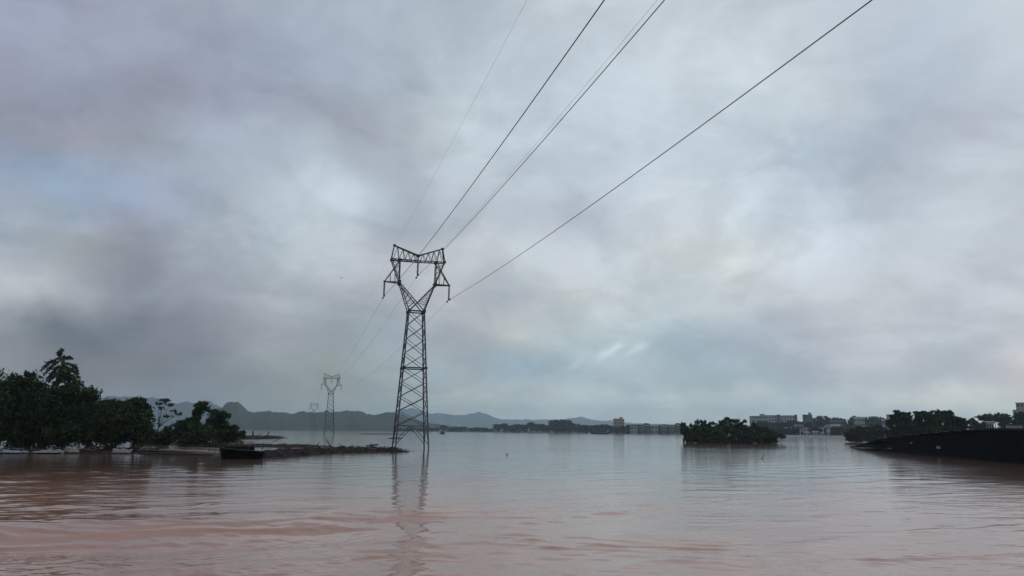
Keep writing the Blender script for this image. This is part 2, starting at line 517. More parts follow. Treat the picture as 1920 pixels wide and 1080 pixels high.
def build_water():
    far = 8700.0
    v = np.linspace(CAM_H / 11.0, CAM_H / far, 470)
    radii = np.concatenate([np.linspace(1.0, 10.6, 40), CAM_H / v])
    front = np.linspace(R(-42), R(42), 860)
    back = np.linspace(R(42), R(318), 120)[1:-1]
    ang = np.concatenate([front, back])
    nr, na = len(radii), len(ang)
    RR, AA = np.meshgrid(radii, ang, indexing='ij')
    X, Y = RR * np.sin(AA), RR * np.cos(AA)
    dr = np.gradient(radii)
    cell = np.repeat(dr[:, None], na, 1)
    Z = water_height(X, Y, cell)
    Z[:, len(front):] *= 0.0
    Z[:, :8] *= np.linspace(0, 1, 8); Z[:, len(front) - 8:len(front)] *= np.linspace(1, 0, 8)
    V = np.stack([X, Y, Z], -1).reshape(-1, 3)
    i, j = np.meshgrid(np.arange(nr - 1), np.arange(na), indexing='ij')
    j2 = (j + 1) % na
    F = np.stack([i * na + j, (i + 1) * na + j, (i + 1) * na + j2, i * na + j2], -1).reshape(-1, 4)
    F = F[:, ::-1]
    V = np.vstack([V, [[0, 0, 0]]])
    me = fast_mesh('flood_water', V, F, True)
    mt, nt, b = mat_base('muddy_water')
    N, L = nt.nodes, nt.links
    b.inputs['Roughness'].default_value = 0.075
    b.inputs['IOR'].default_value = 1.33
    tc = N.new('ShaderNodeTexCoord')
    def nz(scale, detail, sx=1.0, sy=1.0):
        mp = N.new('ShaderNodeMapping'); mp.inputs['Scale'].default_value = (sx, sy, 1)
        L.new(tc.outputs['Object'], mp.inputs['Vector'])
        n = N.new('ShaderNodeTexNoise'); n.inputs['Scale'].default_value = scale; n.inputs['Detail'].default_value = detail
        L.new(mp.outputs[0], n.inputs['Vector'])
        return n.outputs['Fac']
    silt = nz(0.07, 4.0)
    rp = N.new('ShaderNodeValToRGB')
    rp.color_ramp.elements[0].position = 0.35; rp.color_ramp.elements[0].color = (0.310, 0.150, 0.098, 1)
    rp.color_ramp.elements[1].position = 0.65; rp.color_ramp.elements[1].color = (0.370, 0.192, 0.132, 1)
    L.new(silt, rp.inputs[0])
    # less silt far out; far colour also has the banks' reflected shade painted in
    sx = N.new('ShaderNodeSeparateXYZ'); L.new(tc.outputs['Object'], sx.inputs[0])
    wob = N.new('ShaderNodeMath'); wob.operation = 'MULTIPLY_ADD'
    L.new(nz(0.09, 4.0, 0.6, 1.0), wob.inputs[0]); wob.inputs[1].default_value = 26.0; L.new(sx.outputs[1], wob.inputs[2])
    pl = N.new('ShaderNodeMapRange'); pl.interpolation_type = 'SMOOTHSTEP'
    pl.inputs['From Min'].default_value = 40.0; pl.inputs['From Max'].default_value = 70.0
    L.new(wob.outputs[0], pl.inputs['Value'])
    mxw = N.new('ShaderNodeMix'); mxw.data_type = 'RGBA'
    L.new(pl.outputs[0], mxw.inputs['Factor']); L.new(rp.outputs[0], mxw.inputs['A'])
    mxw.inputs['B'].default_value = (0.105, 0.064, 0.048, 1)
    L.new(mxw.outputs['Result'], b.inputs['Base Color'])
    r1 = nz(1.7, 4.0, 0.45, 1.0)
    r2 = nz(6.5, 2.0, 0.5, 1.0)
    calm = nz(0.05, 3.0, 1.0, 0.5)
    cr = N.new('ShaderNodeMapRange'); cr.inputs['From Min'].default_value = 0.38; cr.inputs['From Max'].default_value = 0.66
    cr.inputs['To Min'].default_value = 0.25; cr.inputs['To Max'].default_value = 1.0
    L.new(calm, cr.inputs['Value'])
    ad = N.new('ShaderNodeMath'); ad.operation = 'MULTIPLY_ADD'
    L.new(r2, ad.inputs[0]); ad.inputs[1].default_value = 0.16; L.new(r1, ad.inputs[2])
    bp = N.new('ShaderNodeBump'); bp.inputs['Distance'].default_value = 0.038
    sm = N.new('ShaderNodeMath'); sm.operation = 'MULTIPLY'; sm.inputs[1].default_value = 0.8
    L.new(cr.outputs[0], sm.inputs[0]); L.new(sm.outputs[0], bp.inputs['Strength'])
    L.new(ad.outputs[0], bp.inputs['Height']); L.new(bp.outputs[0], b.inputs['Normal'])
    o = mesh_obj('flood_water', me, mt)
    kind(o, 'structure')
    o['label'] = 'brown silty flood water spreading to the horizon'

build_water()

# ------------------------------------------------------------------ far hills: karst ridges in layers
def ridge(name, prof, Y, depth, seed, label, rough=0.10):
    """prof: (pixel x, pixel y) skyline; the ridge rises behind distance Y, crest at Y + depth/2"""
    px = np.array([p[0] for p in prof], float); py = np.array([p[1] for p in prof], float)
    xs = np.linspace(px[0], px[-1], int((px[-1] - px[0]) / 1.0))
    yy = np.interp(xs, px, py)
    nrow = 26
    tt = np.linspace(0, 1, nrow)
    crest = Y + depth * 0.5
    V = []
    hor = 807.7 + (xs - 960) * 0.00875
    top = np.maximum((hor - yy) / FPX * crest * 1.02 + CAM_H, 0.5)
    top = top * (1 + 0.10 * (vnoise(xs * 0.09, xs * 0.0, seed) - 0.5) + 0.055 * (vnoise(xs * 0.22, xs * 0.0, seed + 1) - 0.5))
    for t in tt:
        d = Y + depth * t
        g = np.clip(1 - abs(t - 0.5) * 2, 0, 1)
        g = g ** 0.75
        n = fbm(xs * 0.06, np.full_like(xs, t * 5.0), seed + 5, 4)
        z = top * g * (1 - (1 - g) * rough * 6 * (n - 0.35)) - 1.0 * (1 - g)
        for xk, zk in zip(xs, z):
            b = bearing(xk, d)
            V.append((b.x, b.y, max(zk, -0.6)))
    n = len(xs)
    i, j = np.meshgrid(np.arange(nrow - 1), np.arange(n - 1), indexing='ij')
    F = np.stack([i * n + j, i * n + j + 1, (i + 1) * n + j + 1, (i + 1) * n + j], -1).reshape(-1, 4)
    o = mesh_obj(name, fast_mesh(name, np.array(V), F, True), M['hill'])
    kind(o, 'structure')
    o['label'] = label
    return o

ridge('near_hills', [(398, 772), (408, 764), (416, 762), (423, 754.5), (431, 752.5), (441, 754.5), (450, 761), (460, 769), (469, 770), (475, 774.5), (489, 771.5), (502, 770),
                     (517, 773), (532, 773), (546, 776), (558, 772), (577, 772), (592, 774), (608, 772), (621, 774), (633, 772), (650, 770), (671, 773), (692, 777), (708, 778.5),
                     (719, 775.5), (733, 774), (745, 777), (760, 782), (790, 790), (830, 797), (880, 803)], 1750, 600, 11, 'dark blue wooded hills behind the second pylon')
ridge('middle_hills', [(140, 752), (195, 742), (230, 744), (265, 747.5), (292, 747), (312, 755), (325, 758), (335, 756), (350, 752), (362, 754), (372, 757.5), (392, 754), (404, 760), (412, 763),
                       (440, 770), (520, 782)], 4300, 900, 21, 'pale blue humped hills behind the thin bank tree')
ridge('far_hills', [(640, 790), (700, 780), (735, 773), (752, 768), (771, 765), (790, 770), (806, 776), (820, 775), (837, 774.5), (855, 779.5), (870, 777.5), (886, 774), (898, 773), (908, 775.5), (925, 783),
                    (942, 786.5), (975, 787), (1010, 788), (1050, 787), (1075, 784), (1090, 783), (1112, 787), (1150, 790), (1200, 794), (1260, 797), (1330, 799)], 7000, 1200, 31, 'faint misty hills beyond the far shore')

# low land on the far side
def land(name, pts_near, depth, rise, label):
    V = []
    for x, Y in pts_near:
        b = bearing(x, Y)
        n = Vector((b.x, b.y, 0)).normalized()
        for k, (dd, z) in enumerate(((-4, -0.5), (3, 0.35), (depth * 0.3, rise * 0.4), (depth, rise), (depth * 1.25, -0.6))):
            V.append((b.x + n.x * dd, b.y + n.y * dd, z))
    m_ = len(pts_near)
    F = [(i * 5 + k, (i + 1) * 5 + k, (i + 1) * 5 + k + 1, i * 5 + k + 1) for i in range(m_ - 1) for k in range(4)]
    o = mesh_obj(name, fast_mesh(name, np.array(V), np.array(F), True), M['shore'])
    kind(o, 'structure')
    o['label'] = label
    return o

land('far_shore', [(735, 1500), (800, 1450), (900, 1320), (1000, 1250), (1100, 1180), (1200, 1100), (1290, 1040)], 300, 3.0, 'low green far shore beyond the flood')
land('town_shore', [(1255, 980), (1350, 900), (1450, 820), (1560, 760), (1700, 700), (1850, 620), (2050, 560), (2300, 520)], 420, 9.0, 'low rising shore under the town')

# ------------------------------------------------------------------ pylons
def angle_bar(p, q, w, inward=None):
    """an L-section steel angle from p to q"""
    p, q = Vector(p), Vector(q)
    d = (q - p).normalized()
    ref = Vector((0, 0, 1)) if abs(d.z) < 0.9 else Vector((1, 0, 0))
    a = d.cross(ref).normalized()
    if inward is not None and a.dot(Vector(inward)) < 0:
        a = -a
    b = d.cross(a).normalized()
    t = w * 0.28
    prof = [(0, 0), (w, 0), (w, t), (t, t), (t, w), (0, w)]
    vs = [e + a * (x - w * 0.4) + b * (y - w * 0.4) for e in (p, q) for x, y in prof]
    fs = [(k, (k + 1) % 6, 6 + (k + 1) % 6, 6 + k) for k in range(6)] + [(5, 4, 3, 2, 1, 0), (6, 7, 8, 9, 10, 11)]
    mb = MB(); mb.add(vs, fs)
    return mb

ATT = {'earth_l': (-3.22, 0, 26.6), 'earth_r': (3.22, 0, 26.6), 'l': (-4.3, 0, 19.68), 'c': (0, 0, 22.7), 'r': (4.3, 0, 19.68)}

def make_pylon():
    root = empty('transmission_tower')
    steel = M['steel']
    def bar(name, p, q, w):
        return angle_bar(p, q, w).obj(name, steel, root)
    hw = lambda z: 2.09 + (1.0 - 2.09) * z / 17.85
    C4 = ((-1, -1), (1, -1), (1, 1), (-1, 1))
    corner = lambda c, z: (c[0] * hw(z), c[1] * hw(z), z)
    for c in C4:
        bar('leg', corner(c, -0.8), corner(c, 17.85), 0.175)
    lv = [0.7, 3.0] + [3.0 + 1.85 * k for k in range(1, 5)] + [10.4 + 1.8625 * k for k in range(1, 5)]
    for k in range(len(lv) - 1):
        z0, z1 = lv[k], lv[k + 1]
        for i in range(4):
            a, b = C4[i], C4[(i + 1) % 4]
            if k == 0:
                mid = tuple((corner(a, z1)[n] + corner(b, z1)[n]) / 2 for n in range(3))
                bar('diagonal_brace', corner(a, z0), mid, 0.09)
                bar('diagonal_brace', corner(b, z0), mid, 0.09)
            else:
                big = 0.09 if i in (0, 2) else 0.07
                bar('diagonal_brace', corner(a, z0), corner(b, z1), big)
                bar('diagonal_brace', corner(b, z0), corner(a, z1), 0.066)
    for z, w in ((3.0, 0.08), (10.4, 0.16), (17.85, 0.17)):
        for i in range(4):
            bar('belt_member', corner(C4[i], z), corner(C4[(i + 1) % 4], z), w)
    D = 0.55
    for s in (-1, 1):
        for sd in (-1, 1):
            wo, wi = (sd * 1.0, s * 1.0, 17.85), (-sd * 1.0, s * 1.0, 17.85)
            el = (sd * 2.37, s * D, 21.6)
            bi, bo = (sd * 2.4, s * D, 24.62), (sd * 3.55, s * D, 24.67)
            pk = (sd * 3.22, s * 0.14, 26.57)
            tip = (sd * 4.3, s * 0.09, 21.64)
            mid = (0, s * 0.3, 25.4)
            L_ = lambda p, q, t: tuple(p[n] + (q[n] - p[n]) * t for n in range(3))
            bar('arm_chord', wo, el, 0.14)
            bar('arm_chord', wi, el, 0.14)
            for k in range(5):
                to, ti = 0.12 + 0.17 * k, 0.36 + 0.125 * k
                bar('arm_lacing', L_(wo, el, to), L_(wi, el, ti), 0.055)
                bar('arm_lacing', L_(wi, el, ti), L_(wo, el, to + 0.17), 0.055)
            bar('cage_chord', el, bi, 0.125)
            bar('cage_chord', el, bo, 0.125)
            for k in range(3):
                bar('cage_lacing', L_(el, bi, 0.25 + 0.25 * k), L_(el, bo, 0.38 + 0.25 * k), 0.055)
                bar('cage_lacing', L_(el, bo, 0.38 + 0.25 * k), L_(el, bi, 0.5 + 0.25 * k), 0.055)
            bar('beam_chord', bo, (0, s * D, 24.62), 0.14)
            bar('peak_chord', pk, mid, 0.125)
            bar('peak_chord', pk, bo, 0.125)
            lo = lambda t: L_(bo, (0, s * D, 24.62), t)
            for k in range(4):
                bar('beam_lacing', lo(0.06 + 0.22 * k), L_(pk, mid, 0.14 + 0.22 * k), 0.06)
                bar('beam_lacing', L_(pk, mid, 0.14 + 0.22 * k), lo(0.28 + 0.22 * k), 0.06)
            bar('crossarm_chord', el, tip, 0.14)
            bar('crossarm_chord', tip, bi, 0.13)
            for k in range(2):
                bar('crossarm_lacing', L_(el, tip, 0.3 + 0.3 * k), L_(bi, tip, 0.3 + 0.33 * k), 0.055)
        bar('beam_lacing', (0, s * D, 24.62), (0, s * 0.3, 25.4), 0.09)
    for sd in (-1, 1):
        for a, w in (((sd * 2.37, D, 21.6), 0.12), ((sd * 2.4, D, 24.62), 0.10), ((sd * 3.55, D, 24.67), 0.12), ((sd * 3.22, 0.16, 26.57), 0.16), ((sd * 4.3, 0.12, 21.64), 0.15), ((sd * 0.9, D, 24.64), 0.08)):
            bar('tie_member', (a[0], -a[1], a[2]), a, w)
        for n in range(4):
            t0, t1 = n / 4, (n + 1) / 4
            f = lambda t, s: (sd * (3.55 * (1 - t)), s * D, 24.65)
            bar('tie_member', f(t0, -1 if n % 2 else 1), f(t1, 1 if n % 2 else -1), 0.055)
        # dark gusset plates where the chords meet
        for (u, v, z, w, h) in ((sd * 1.0, 1.0, 17.85, 0.34, 0.42), (sd * 2.37, D, 21.6, 0.36, 0.55), (sd * 2.4, D, 24.62, 0.28, 0.28), (sd * 3.22, 0.0, 26.6, 0.36, 0.24), (sd * 3.55, D, 24.67, 0.24, 0.28), (sd * 4.3, 0.0, 21.64, 0.26, 0.22), (sd * hw(10.4), hw(10.4), 10.4, 0.3, 0.3)):
            for s in ((-1, 1) if v else (0,)):
                mb = MB(); mb.box((u - w / 2, v * s - 0.13, z - h / 2), (u + w / 2, v * s + 0.13, z + h / 2))
                mb.obj('gusset_plate', M['plate'], root)
    mb = MB(); mb.box((-0.25, -0.4, 25.3), (0.25, 0.4, 25.52)); mb.obj('gusset_plate', M['plate'], root)
    # suspension insulator strings
    for key, top in (('l', (-4.3, 0, 21.55)), ('r', (4.3, 0, 21.55)), ('c', (0, 0, 24.55))):
        bot = ATT[key]
        mb = MB()
        n = 14
        pts, rad = [], []
        for k in range(n):
            z = top[2] - 0.12 - (top[2] - bot[2] - 0.3) * k / (n - 1)
            for dz, r in ((0.045, 0.045), (0.02, 0.14), (-0.03, 0.12), (-0.05, 0.045)):
                pts.append((top[0], top[1], z + dz)); rad.append(r)
        pts = [(top[0], top[1], top[2] + 0.05)] + pts + [(bot[0], bot[1], bot[2] + 0.05)]
        rad = [0.03] + rad + [0.03]
        ins = mb.obj  # keep the name short
        mb.tube(pts, rad, 8)
        o = mb.obj('insulator_string', M['glass_ins'], root, True)
        cb = MB()
        cb.tube([(bot[0], -0.30, bot[2]), (bot[0], -0.12, bot[2] + 0.05), (bot[0], 0.12, bot[2] + 0.05), (bot[0], 0.30, bot[2])], [0.05, 0.10, 0.10, 0.05], 8)
        cb.obj('clamp', M['plate'], o, True)
    return root

T1 = ground(769, 843)
HEAD = R(13.6)
pylon = make_pylon()
pylon.location = (T1.x, T1.y, 0)
pylon.rotation_euler = (0, R(0.75), HEAD)
tag(pylon, 'tall nearest lattice pylon with cat-eared head, standing in the brown water', 'pylon', 'pylons of the power line')
bpy.context.view_layer.update()
p2 = copy_tree(pylon); p2.location = (-79.5, 364.0, 0); p2.rotation_euler = (0, R(0.3), R(14.5))
tag(p2, 'second, smaller-looking lattice pylon standing behind the driftwood spit', 'pylon', 'pylons of the power line')
p3 = copy_tree(pylon); p3.location = (-182.8, 769.0, 0); p3.rotation_euler = (0, 0, R(14.3))
tag(p3, 'farthest faint pylon against the blue hills', 'pylon', 'pylons of the power line')
bpy.context.view_layer.update()

# conductors and earth wires, one object for each span
def wire(a, b, sag, r, label, dampers=()):
    a, b = Vector(a), Vector(b)
    n = 64
    f = lambda t: a.lerp(b, t) - Vector((0, 0, 4 * sag * t * (1 - t)))
    mb = MB(); mb.tube([f(k / n) for k in range(n + 1)], r, 6)
    o = mb.obj('power_line', M['wire'], None, True)
    tag(o, label, 'power line', 'wires of the power line')
    ln = (b - a).length
    for d in dampers:
        t = d / ln
        p, q = f(t), f(t + 0.25 / ln)
        dm = MB()
        dm.tube([p - (q - p) * 0.6 - Vector((0, 0, .04)), p - Vector((0, 0, .04)), q - Vector((0, 0, .04)), q + (q - p) * 0.6 - Vector((0, 0, .04))], [0.10, 0.11, 0.11, 0.10], 6)
        dm.obj('vibration_damper', M['plate'], o)
    return o

TH0 = R(13.2)
L0 = Vector((-math.sin(TH0), math.cos(TH0), 0))
W1, W2, W3 = pylon.matrix_world, p2.matrix_world, p3.matrix_world
names = {'earth_l': ('thin earth wire', 'outer ear'), 'earth_r': ('thin earth wire', 'inner ear'), 'l': ('conductor', 'outer arm'), 'c': ('conductor', 'window centre'), 'r': ('conductor', 'inner arm')}
LAB0 = {'earth_l': 'faintest overhead wire, leftmost, climbing from the near pylon left ear', 'earth_r': 'faint thin wire running just beside the middle overhead conductor',
        'l': 'dark overhead wire climbing from the near pylon left arm, second from left', 'c': 'dark overhead wire climbing from the middle of the near pylon head',
        'r': 'lowest, rightmost overhead wire climbing from the near pylon right arm'}
LAB1 = {'earth_l': 'thin wire from near pylon left ear back to second pylon', 'earth_r': 'thin wire from near pylon right ear back to second pylon',
        'l': 'wire from near pylon left arm sagging back to second pylon', 'c': 'wire from middle of near pylon head back to second pylon', 'r': 'wire from near pylon right arm sagging back to second pylon'}
LAB2 = {'earth_l': 'hairline wire from second pylon left ear to the farthest pylon', 'earth_r': 'hairline wire from second pylon right ear to the farthest pylon',
        'l': 'hairline wire from second pylon left arm to the farthest pylon', 'c': 'hairline wire from middle of second pylon head to the farthest pylon', 'r': 'hairline wire from second pylon right arm to the farthest pylon'}
SAG0 = {'earth_l': 4.2, 'earth_r': 3.6, 'l': 4.9, 'c': 4.5, 'r': 4.0}
for key, loc in ATT.items():
    a = W1 @ Vector(loc)
    earth = key.startswith('earth')
    r = 0.0062 if earth else 0.020
    wire(a, a - L0 * 250, SAG0[key], r * (0.9 if key == 'earth_l' else 1.1), LAB0[key], () if earth else (0.9,))
    wire(a, W2 @ Vector(loc), 2.4, r * 0.65, LAB1[key], () if earth else (0.9,))
    wire(W2 @ Vector(loc), W3 @ Vector(loc), 5.0, r * 0.7, LAB2[key])

# ------------------------------------------------------------------ foliage
def leaf_cloud(blobs, n, size, seed, droop=0.2, aspect=0.45, shell=0.35):
    """leaf-sized rhombs in clumps through ellipsoids (cx,cy,cz,rx,ry,rz)"""
    rs = np.random.RandomState(seed)
    B = np.array(blobs, float)
    vol = (B[:, 3] * B[:, 4] + B[:, 4] * B[:, 5] + B[:, 3] * B[:, 5])
    cnt = np.maximum((n * vol / vol.sum()).astype(int), 30)
    P = []
    for b, c in zip(B, cnt):
        nc = max(int(c / 38), 8)
        d = rs.normal(size=(nc, 3)); d /= np.linalg.norm(d, axis=1)[:, None]
        rad = (shell + (1 - shell) * rs.rand(nc) ** 0.6)
        rad *= 0.82 + 0.42 * rs.rand(nc)
        cen = d * rad[:, None]
        idx = rs.randint(0, nc, c)
        spread = 0.10 + 0.13 * rs.rand(nc)
        q = cen[idx] + rs.normal(size=(c, 3)) * spread[idx][:, None]
        P.append(q * b[3:6] + b[:3])
    P = np.vstack(P)
    m_ = len(P)
    a = rs.normal(size=(m_, 3)); a[:, 2] -= droop * 2; a /= np.linalg.norm(a, axis=1)[:, None]
    t = rs.normal(size=(m_, 3)); b_ = np.cross(a, t); b_ /= np.linalg.norm(b_, axis=1)[:, None]
    s = size * (0.55 + 0.9 * rs.rand(m_))[:, None]
    V = np.stack([P - a * s, P + b_ * s * aspect, P + a * s, P - b_ * s * aspect], 1).reshape(-1, 3)
    F = np.arange(m_ * 4).reshape(-1, 4)
    return V, F

SEED = [100]
def plant(name, blobs_px, Y, n, size, leafm, label, cat, group=None, thick=0.9, trunk=True, base=None, droop=0.25, shell=0.35, jit=1.0, tufts=4):
    """blobs_px: (x, y, rx, ry) ellipses of the crown as seen, built as ellipsoids at distance Y"""
    SEED[0] += 1
    rng = random.Random(SEED[0])
    k = Y / FPX
    bl = []
    for (x, y, rx, ry) in blobs_px:
        c = at(x, y, Y + rng.uniform(-1, 1) * rx * k * 0.7 * jit)
        bl.append((c.x, c.y, c.z, rx * k, rx * k * thick, ry * k))
    main = list(bl)
    for q in range(tufts * len(main)):
        b = rng.choice(main)
        th, up = rng.uniform(0, 2 * math.pi), rng.uniform(-0.15, 1.0)
        r = rng.uniform(0.16, 0.34)
        cs = math.sqrt(max(0, 1 - up * up))
        e = rng.uniform(0.85, 1.12)
        bl.append((b[0] + b[3] * cs * math.cos(th) * e, b[1] + b[4] * cs * math.sin(th) * e, b[2] + b[5] * up * e, b[3] * r, b[4] * r, max(b[5] * r, b[3] * r * 0.6)))
    xs = [b[0] for b in main]
    zs = [b[2] for b in main]
    if base is None:
        base = Vector((sum(xs) / len(xs), Y, -0.25))
    root = empty(name, base)
    V, F = leaf_cloud(bl, n, size, SEED[0], droop, shell=shell)
    V[:, 2] = np.maximum(V[:, 2], 0.02)
    V = V - np.array(base)
    mesh_obj('crown', fast_mesh('crown', V, F), leafm, root)
    if trunk:
        mb = MB()
        top = max(zs)
        r0 = max(0.05, 0.02 * (top + 1)) * (0.5 if name == 'slim_tree' else 1)
        fork = Vector((0, 0, max(0.5, (min(zs) + 0.25) * 0.6)))
        bend = Vector((rng.uniform(-.15, .15), rng.uniform(-.15, .15), fork.z * 0.5))
        mb.tube([(0, 0, -0.3), bend, fork], [r0 * 1.3, r0 * 1.05, r0 * 0.9], 7)
        mb.obj('trunk', M['bark'], root, True)
        for b in main:
            e = Vector(b[:3]) - Vector(base)
            md = fork.lerp(e, 0.5) + Vector((0, 0, 0.15 * (e - fork).length * rng.uniform(-.5, 1)))
            lb = MB(); lb.tube([fork - Vector((0, 0, 0.1)), md, e], [r0 * 0.7, r0 * 0.45, r0 * 0.15], 5)
            lb.obj('limb', M['bark'], root, True)
    tag(root, label, cat, group)
    return root

# --- the dark thicket on the flooded near bank
G = 'dark trees of the near thicket'
plant('bank_tree', [(8, 728, 30, 26), (-12, 765, 40, 42), (32, 772, 38, 46), (20, 812, 42, 26)], 84, 15000, 0.17, M['leaf_dark'], 'dark rounded tree at the very left edge of the bank thicket', 'tree', G)
plant('bank_tree', [(55, 721, 26, 20), (47, 748, 34, 32), (74, 775, 36, 45), (60, 812, 42, 26)], 86, 15000, 0.17, M['leaf_dark'], 'dark bushy tree between the edge tree and the plumed tree', 'tree', G)
plant('bank_tree', [(124, 737, 28, 17), (156, 738, 22, 17), (108, 764, 42, 34), (136, 795, 48, 36), (110, 818, 40, 18)], 87, 18000, 0.17, M['leaf_dark'], 'broad dark tree right under the drooping plumes', 'tree', G)
plant('bank_tree', [(172, 742, 12, 11), (184, 778, 30, 25), (168, 804, 40, 28)], 85, 12000, 0.16, M['leaf_dark'], 'dark tree on the shoulder just right of the plumed tree', 'tree', G)
plant('bank_tree', [(206, 761, 22, 12), (214, 787, 30, 24), (205, 813, 40, 21)], 84, 12000, 0.16, M['leaf_mid'], 'lower dark bushy tree in mid-slope of the thicket', 'tree', G)
plant('bank_tree', [(252, 758, 21, 11), (267, 778, 16, 20), (246, 797, 34, 31), (262, 816, 22, 15)], 86, 13000, 0.16, M['leaf_dark'], 'rounded dark tree ending the thicket on its right', 'tree', G)
G2 = 'small shrubs past the thicket'
plant('bank_shrub', [(380, 761, 13, 8), (372, 773, 9, 8), (366, 785, 9, 10), (360, 800, 14, 14)], 108, 4200, 0.17, M['leaf_dark'], 'leaning shrub with a pompom top above the low bushes', 'shrub', G2)
plant('bank_shrub', [(405, 777, 17, 10), (412, 792, 18, 16), (396, 806, 26, 18), (418, 815, 18, 12)], 106, 6500, 0.17, M['leaf_dark'], 'dense rounded shrub right of the pompom shrub', 'shrub', G2)
plant('bank_shrub', [(346, 798, 16, 12), (330, 810, 20, 12), (345, 818, 22, 10)], 104, 4800, 0.16, M['leaf_dark'], 'low dark shrub at the foot of the thin tree', 'shrub', G2)
plant('bank_shrub', [(437, 808, 12, 9), (452, 816, 10, 7), (430, 820, 16, 8)], 104, 3000, 0.15, M['leaf_dark'], 'small shrub tapering down to the driftwood', 'shrub', G2)
plant('bank_shrub', [(310, 816, 22, 9), (288, 818, 18, 9), (298, 826, 26, 8)], 96, 3600, 0.15, M['leaf_mid'], 'low leafy shrub between thicket and shrubs', 'shrub', G2)
plant('bank_shrub', [(378, 812, 26, 15), (372, 824, 34, 9)], 103, 4200, 0.16, M['leaf_dark'], 'squat dark shrub below the pompom shrub', 'shrub', G2)
# slim see-through tree
plant('slim_tree', [(308, 751, 12, 4.5), (298, 757, 6, 3), (318, 760, 8, 3), (302, 766, 6, 4), (326, 771, 7, 3), (336, 776, 7, 3), (315, 780, 7, 3)], 132, 1300, 0.15, M['leaf_frond'],
      'slim see-through tree with a flat sparse top', 'tree', base=Vector((at(297, 800, 132).x, 132, -0.2)), shell=0.1, tufts=1)

# --- plumed tree: drooping layered fronds above the thicket
def plumed_tree(Y=89.0):
    base = bearing(126, Y, -0.2)
    root = empty('plumed_tree', base)
    spine = [at(126, 830, Y), at(125, 760, Y), at(122, 715, Y), at(118, 685, Y), at(114, 668, Y), at(112, 657, Y)]
    mb = MB(); mb.tube([p - base for p in spine], [0.16, 0.13, 0.09, 0.06, 0.04, 0.02], 7)
    mb.obj('trunk', M['bark'], root, True)
    fr = [((113, 669), (110, 661), (116, 655), 0), ((113, 671), (92, 673), (77, 694), .3), ((118, 671), (100, 681), (82, 701), -.5), ((114, 684), (101, 692), (89, 708), .6),
          ((118, 698), (104, 700), (90, 713), -.3), ((117, 671), (125, 667), (135, 671), .2), ((118, 682), (138, 676), (147, 700), .5), ((120, 690), (140, 686), (150, 714), -.6),
          ((121, 700), (138, 698), (146, 722), .2), ((120, 703), (108, 710), (99, 720), .8), ((119, 684), (126, 683), (130, 702), 1.4), ((118, 686), (112, 690), (108, 706), -1.4),
          ((120, 694), (131, 694), (136, 712), -1.3), ((122, 708), (140, 706), (156, 724), .7), ((121, 712), (106, 714), (96, 728), -.9), ((116, 676), (120, 676), (122, 694), -1.8),
          ((119, 692), (112, 698), (112, 716), 1.8), ((121, 704), (128, 704), (131, 722), 1.9)]
    for i, (a, b, c, dy) in enumerate(fr):
        rs = np.random.RandomState(700 + i)
        A, B, Cc = at(*a, Y), at(*b, Y + dy * 0.6), at(*c, Y + dy * 1.3)
        mb = MB()
        n = 15
        pts = []
        for k in range(n + 1):
            t = k / n
            pts.append(A * (1 - t) ** 2 + B * 2 * t * (1 - t) + Cc * t * t - base)
        mb.tube(pts, [0.022 * (1 - 0.8 * k / n) for k in range(n + 1)], 4)
        for k in range(1, n + 1):
            p = pts[k]
            d = (pts[k] - pts[k - 1]).normalized()
            for _ in range(9):
                side = Vector(rs.normal(size=3)) * 0.6 + d * 0.55 + Vector((0, 0, -0.6))
                side.normalize()
                ln = 0.50 * (1.0 - 0.35 * abs(2 * k / n - 1)) * rs.uniform(0.6, 1.15)
                w = side.cross(Vector(rs.normal(size=3))).normalized() * ln * 0.20
                q = p - d * rs.rand() * 0.1
                mb.add([q, q + side * ln * 0.5 + w, q + side * ln, q + side * ln * 0.5 - w], [(0, 1, 2, 3)])
        mb.obj('frond', M['leaf_frond'], root)
    tag(root, 'tree top with layered drooping plumes rising above the dark thicket', 'tree')
plumed_tree()

# --- brushy islet in mid-water
GI = 'brush on the drowned islet'
Yi = 198
isl = [([(1281, 797, 4, 6), (1286, 808, 8, 8), (1295, 818, 10, 6), (1290, 824, 7, 4)], 'first, tapering bush at the left tip of the islet'),
       ([(1307, 793, 4, 4), (1301, 804, 9, 8), (1306, 816, 14, 9), (1312, 826, 14, 4)], 'second bush of the islet counted from its left tip'),
       ([(1319, 792, 6, 4), (1323, 803, 11, 9), (1326, 817, 15, 9), (1330, 827, 14, 4)], 'third bush of the islet counted from its left tip'),
       ([(1335, 796, 7, 4), (1344, 806, 12, 9), (1346, 819, 16, 8), (1350, 828, 14, 4)], 'fourth bush of the islet, left of its tallest'),
       ([(1366, 788, 10, 4), (1357, 797, 10, 7), (1368, 808, 16, 10), (1372, 825, 18, 6)], 'tallest rounded bush at the top of the islet'),
       ([(1381, 791, 4, 3), (1385, 802, 9, 8), (1391, 817, 16, 8), (1394, 826, 14, 5)], 'sixth bush, just right of the islet top'),
       ([(1396, 790, 3.5, 2), (1391, 795, 2.5, 2.5), (1402, 806, 9, 7), (1410, 818, 15, 7), (1414, 825, 12, 4)], 'islet bush with a small branching tuft on top'),
       ([(1414, 799, 6, 4), (1424, 809, 10, 7), (1430, 819, 14, 6)], 'eighth bush sloping down on the right of the islet'),
       ([(1437, 806, 6, 4), (1447, 814, 9, 6), (1444, 821, 12, 4)], 'ninth, low bush near the right end of the islet'),
       ([(1461, 818, 6, 3), (1468, 820, 4, 2)], 'tiny tuft at the far right end of the islet')]
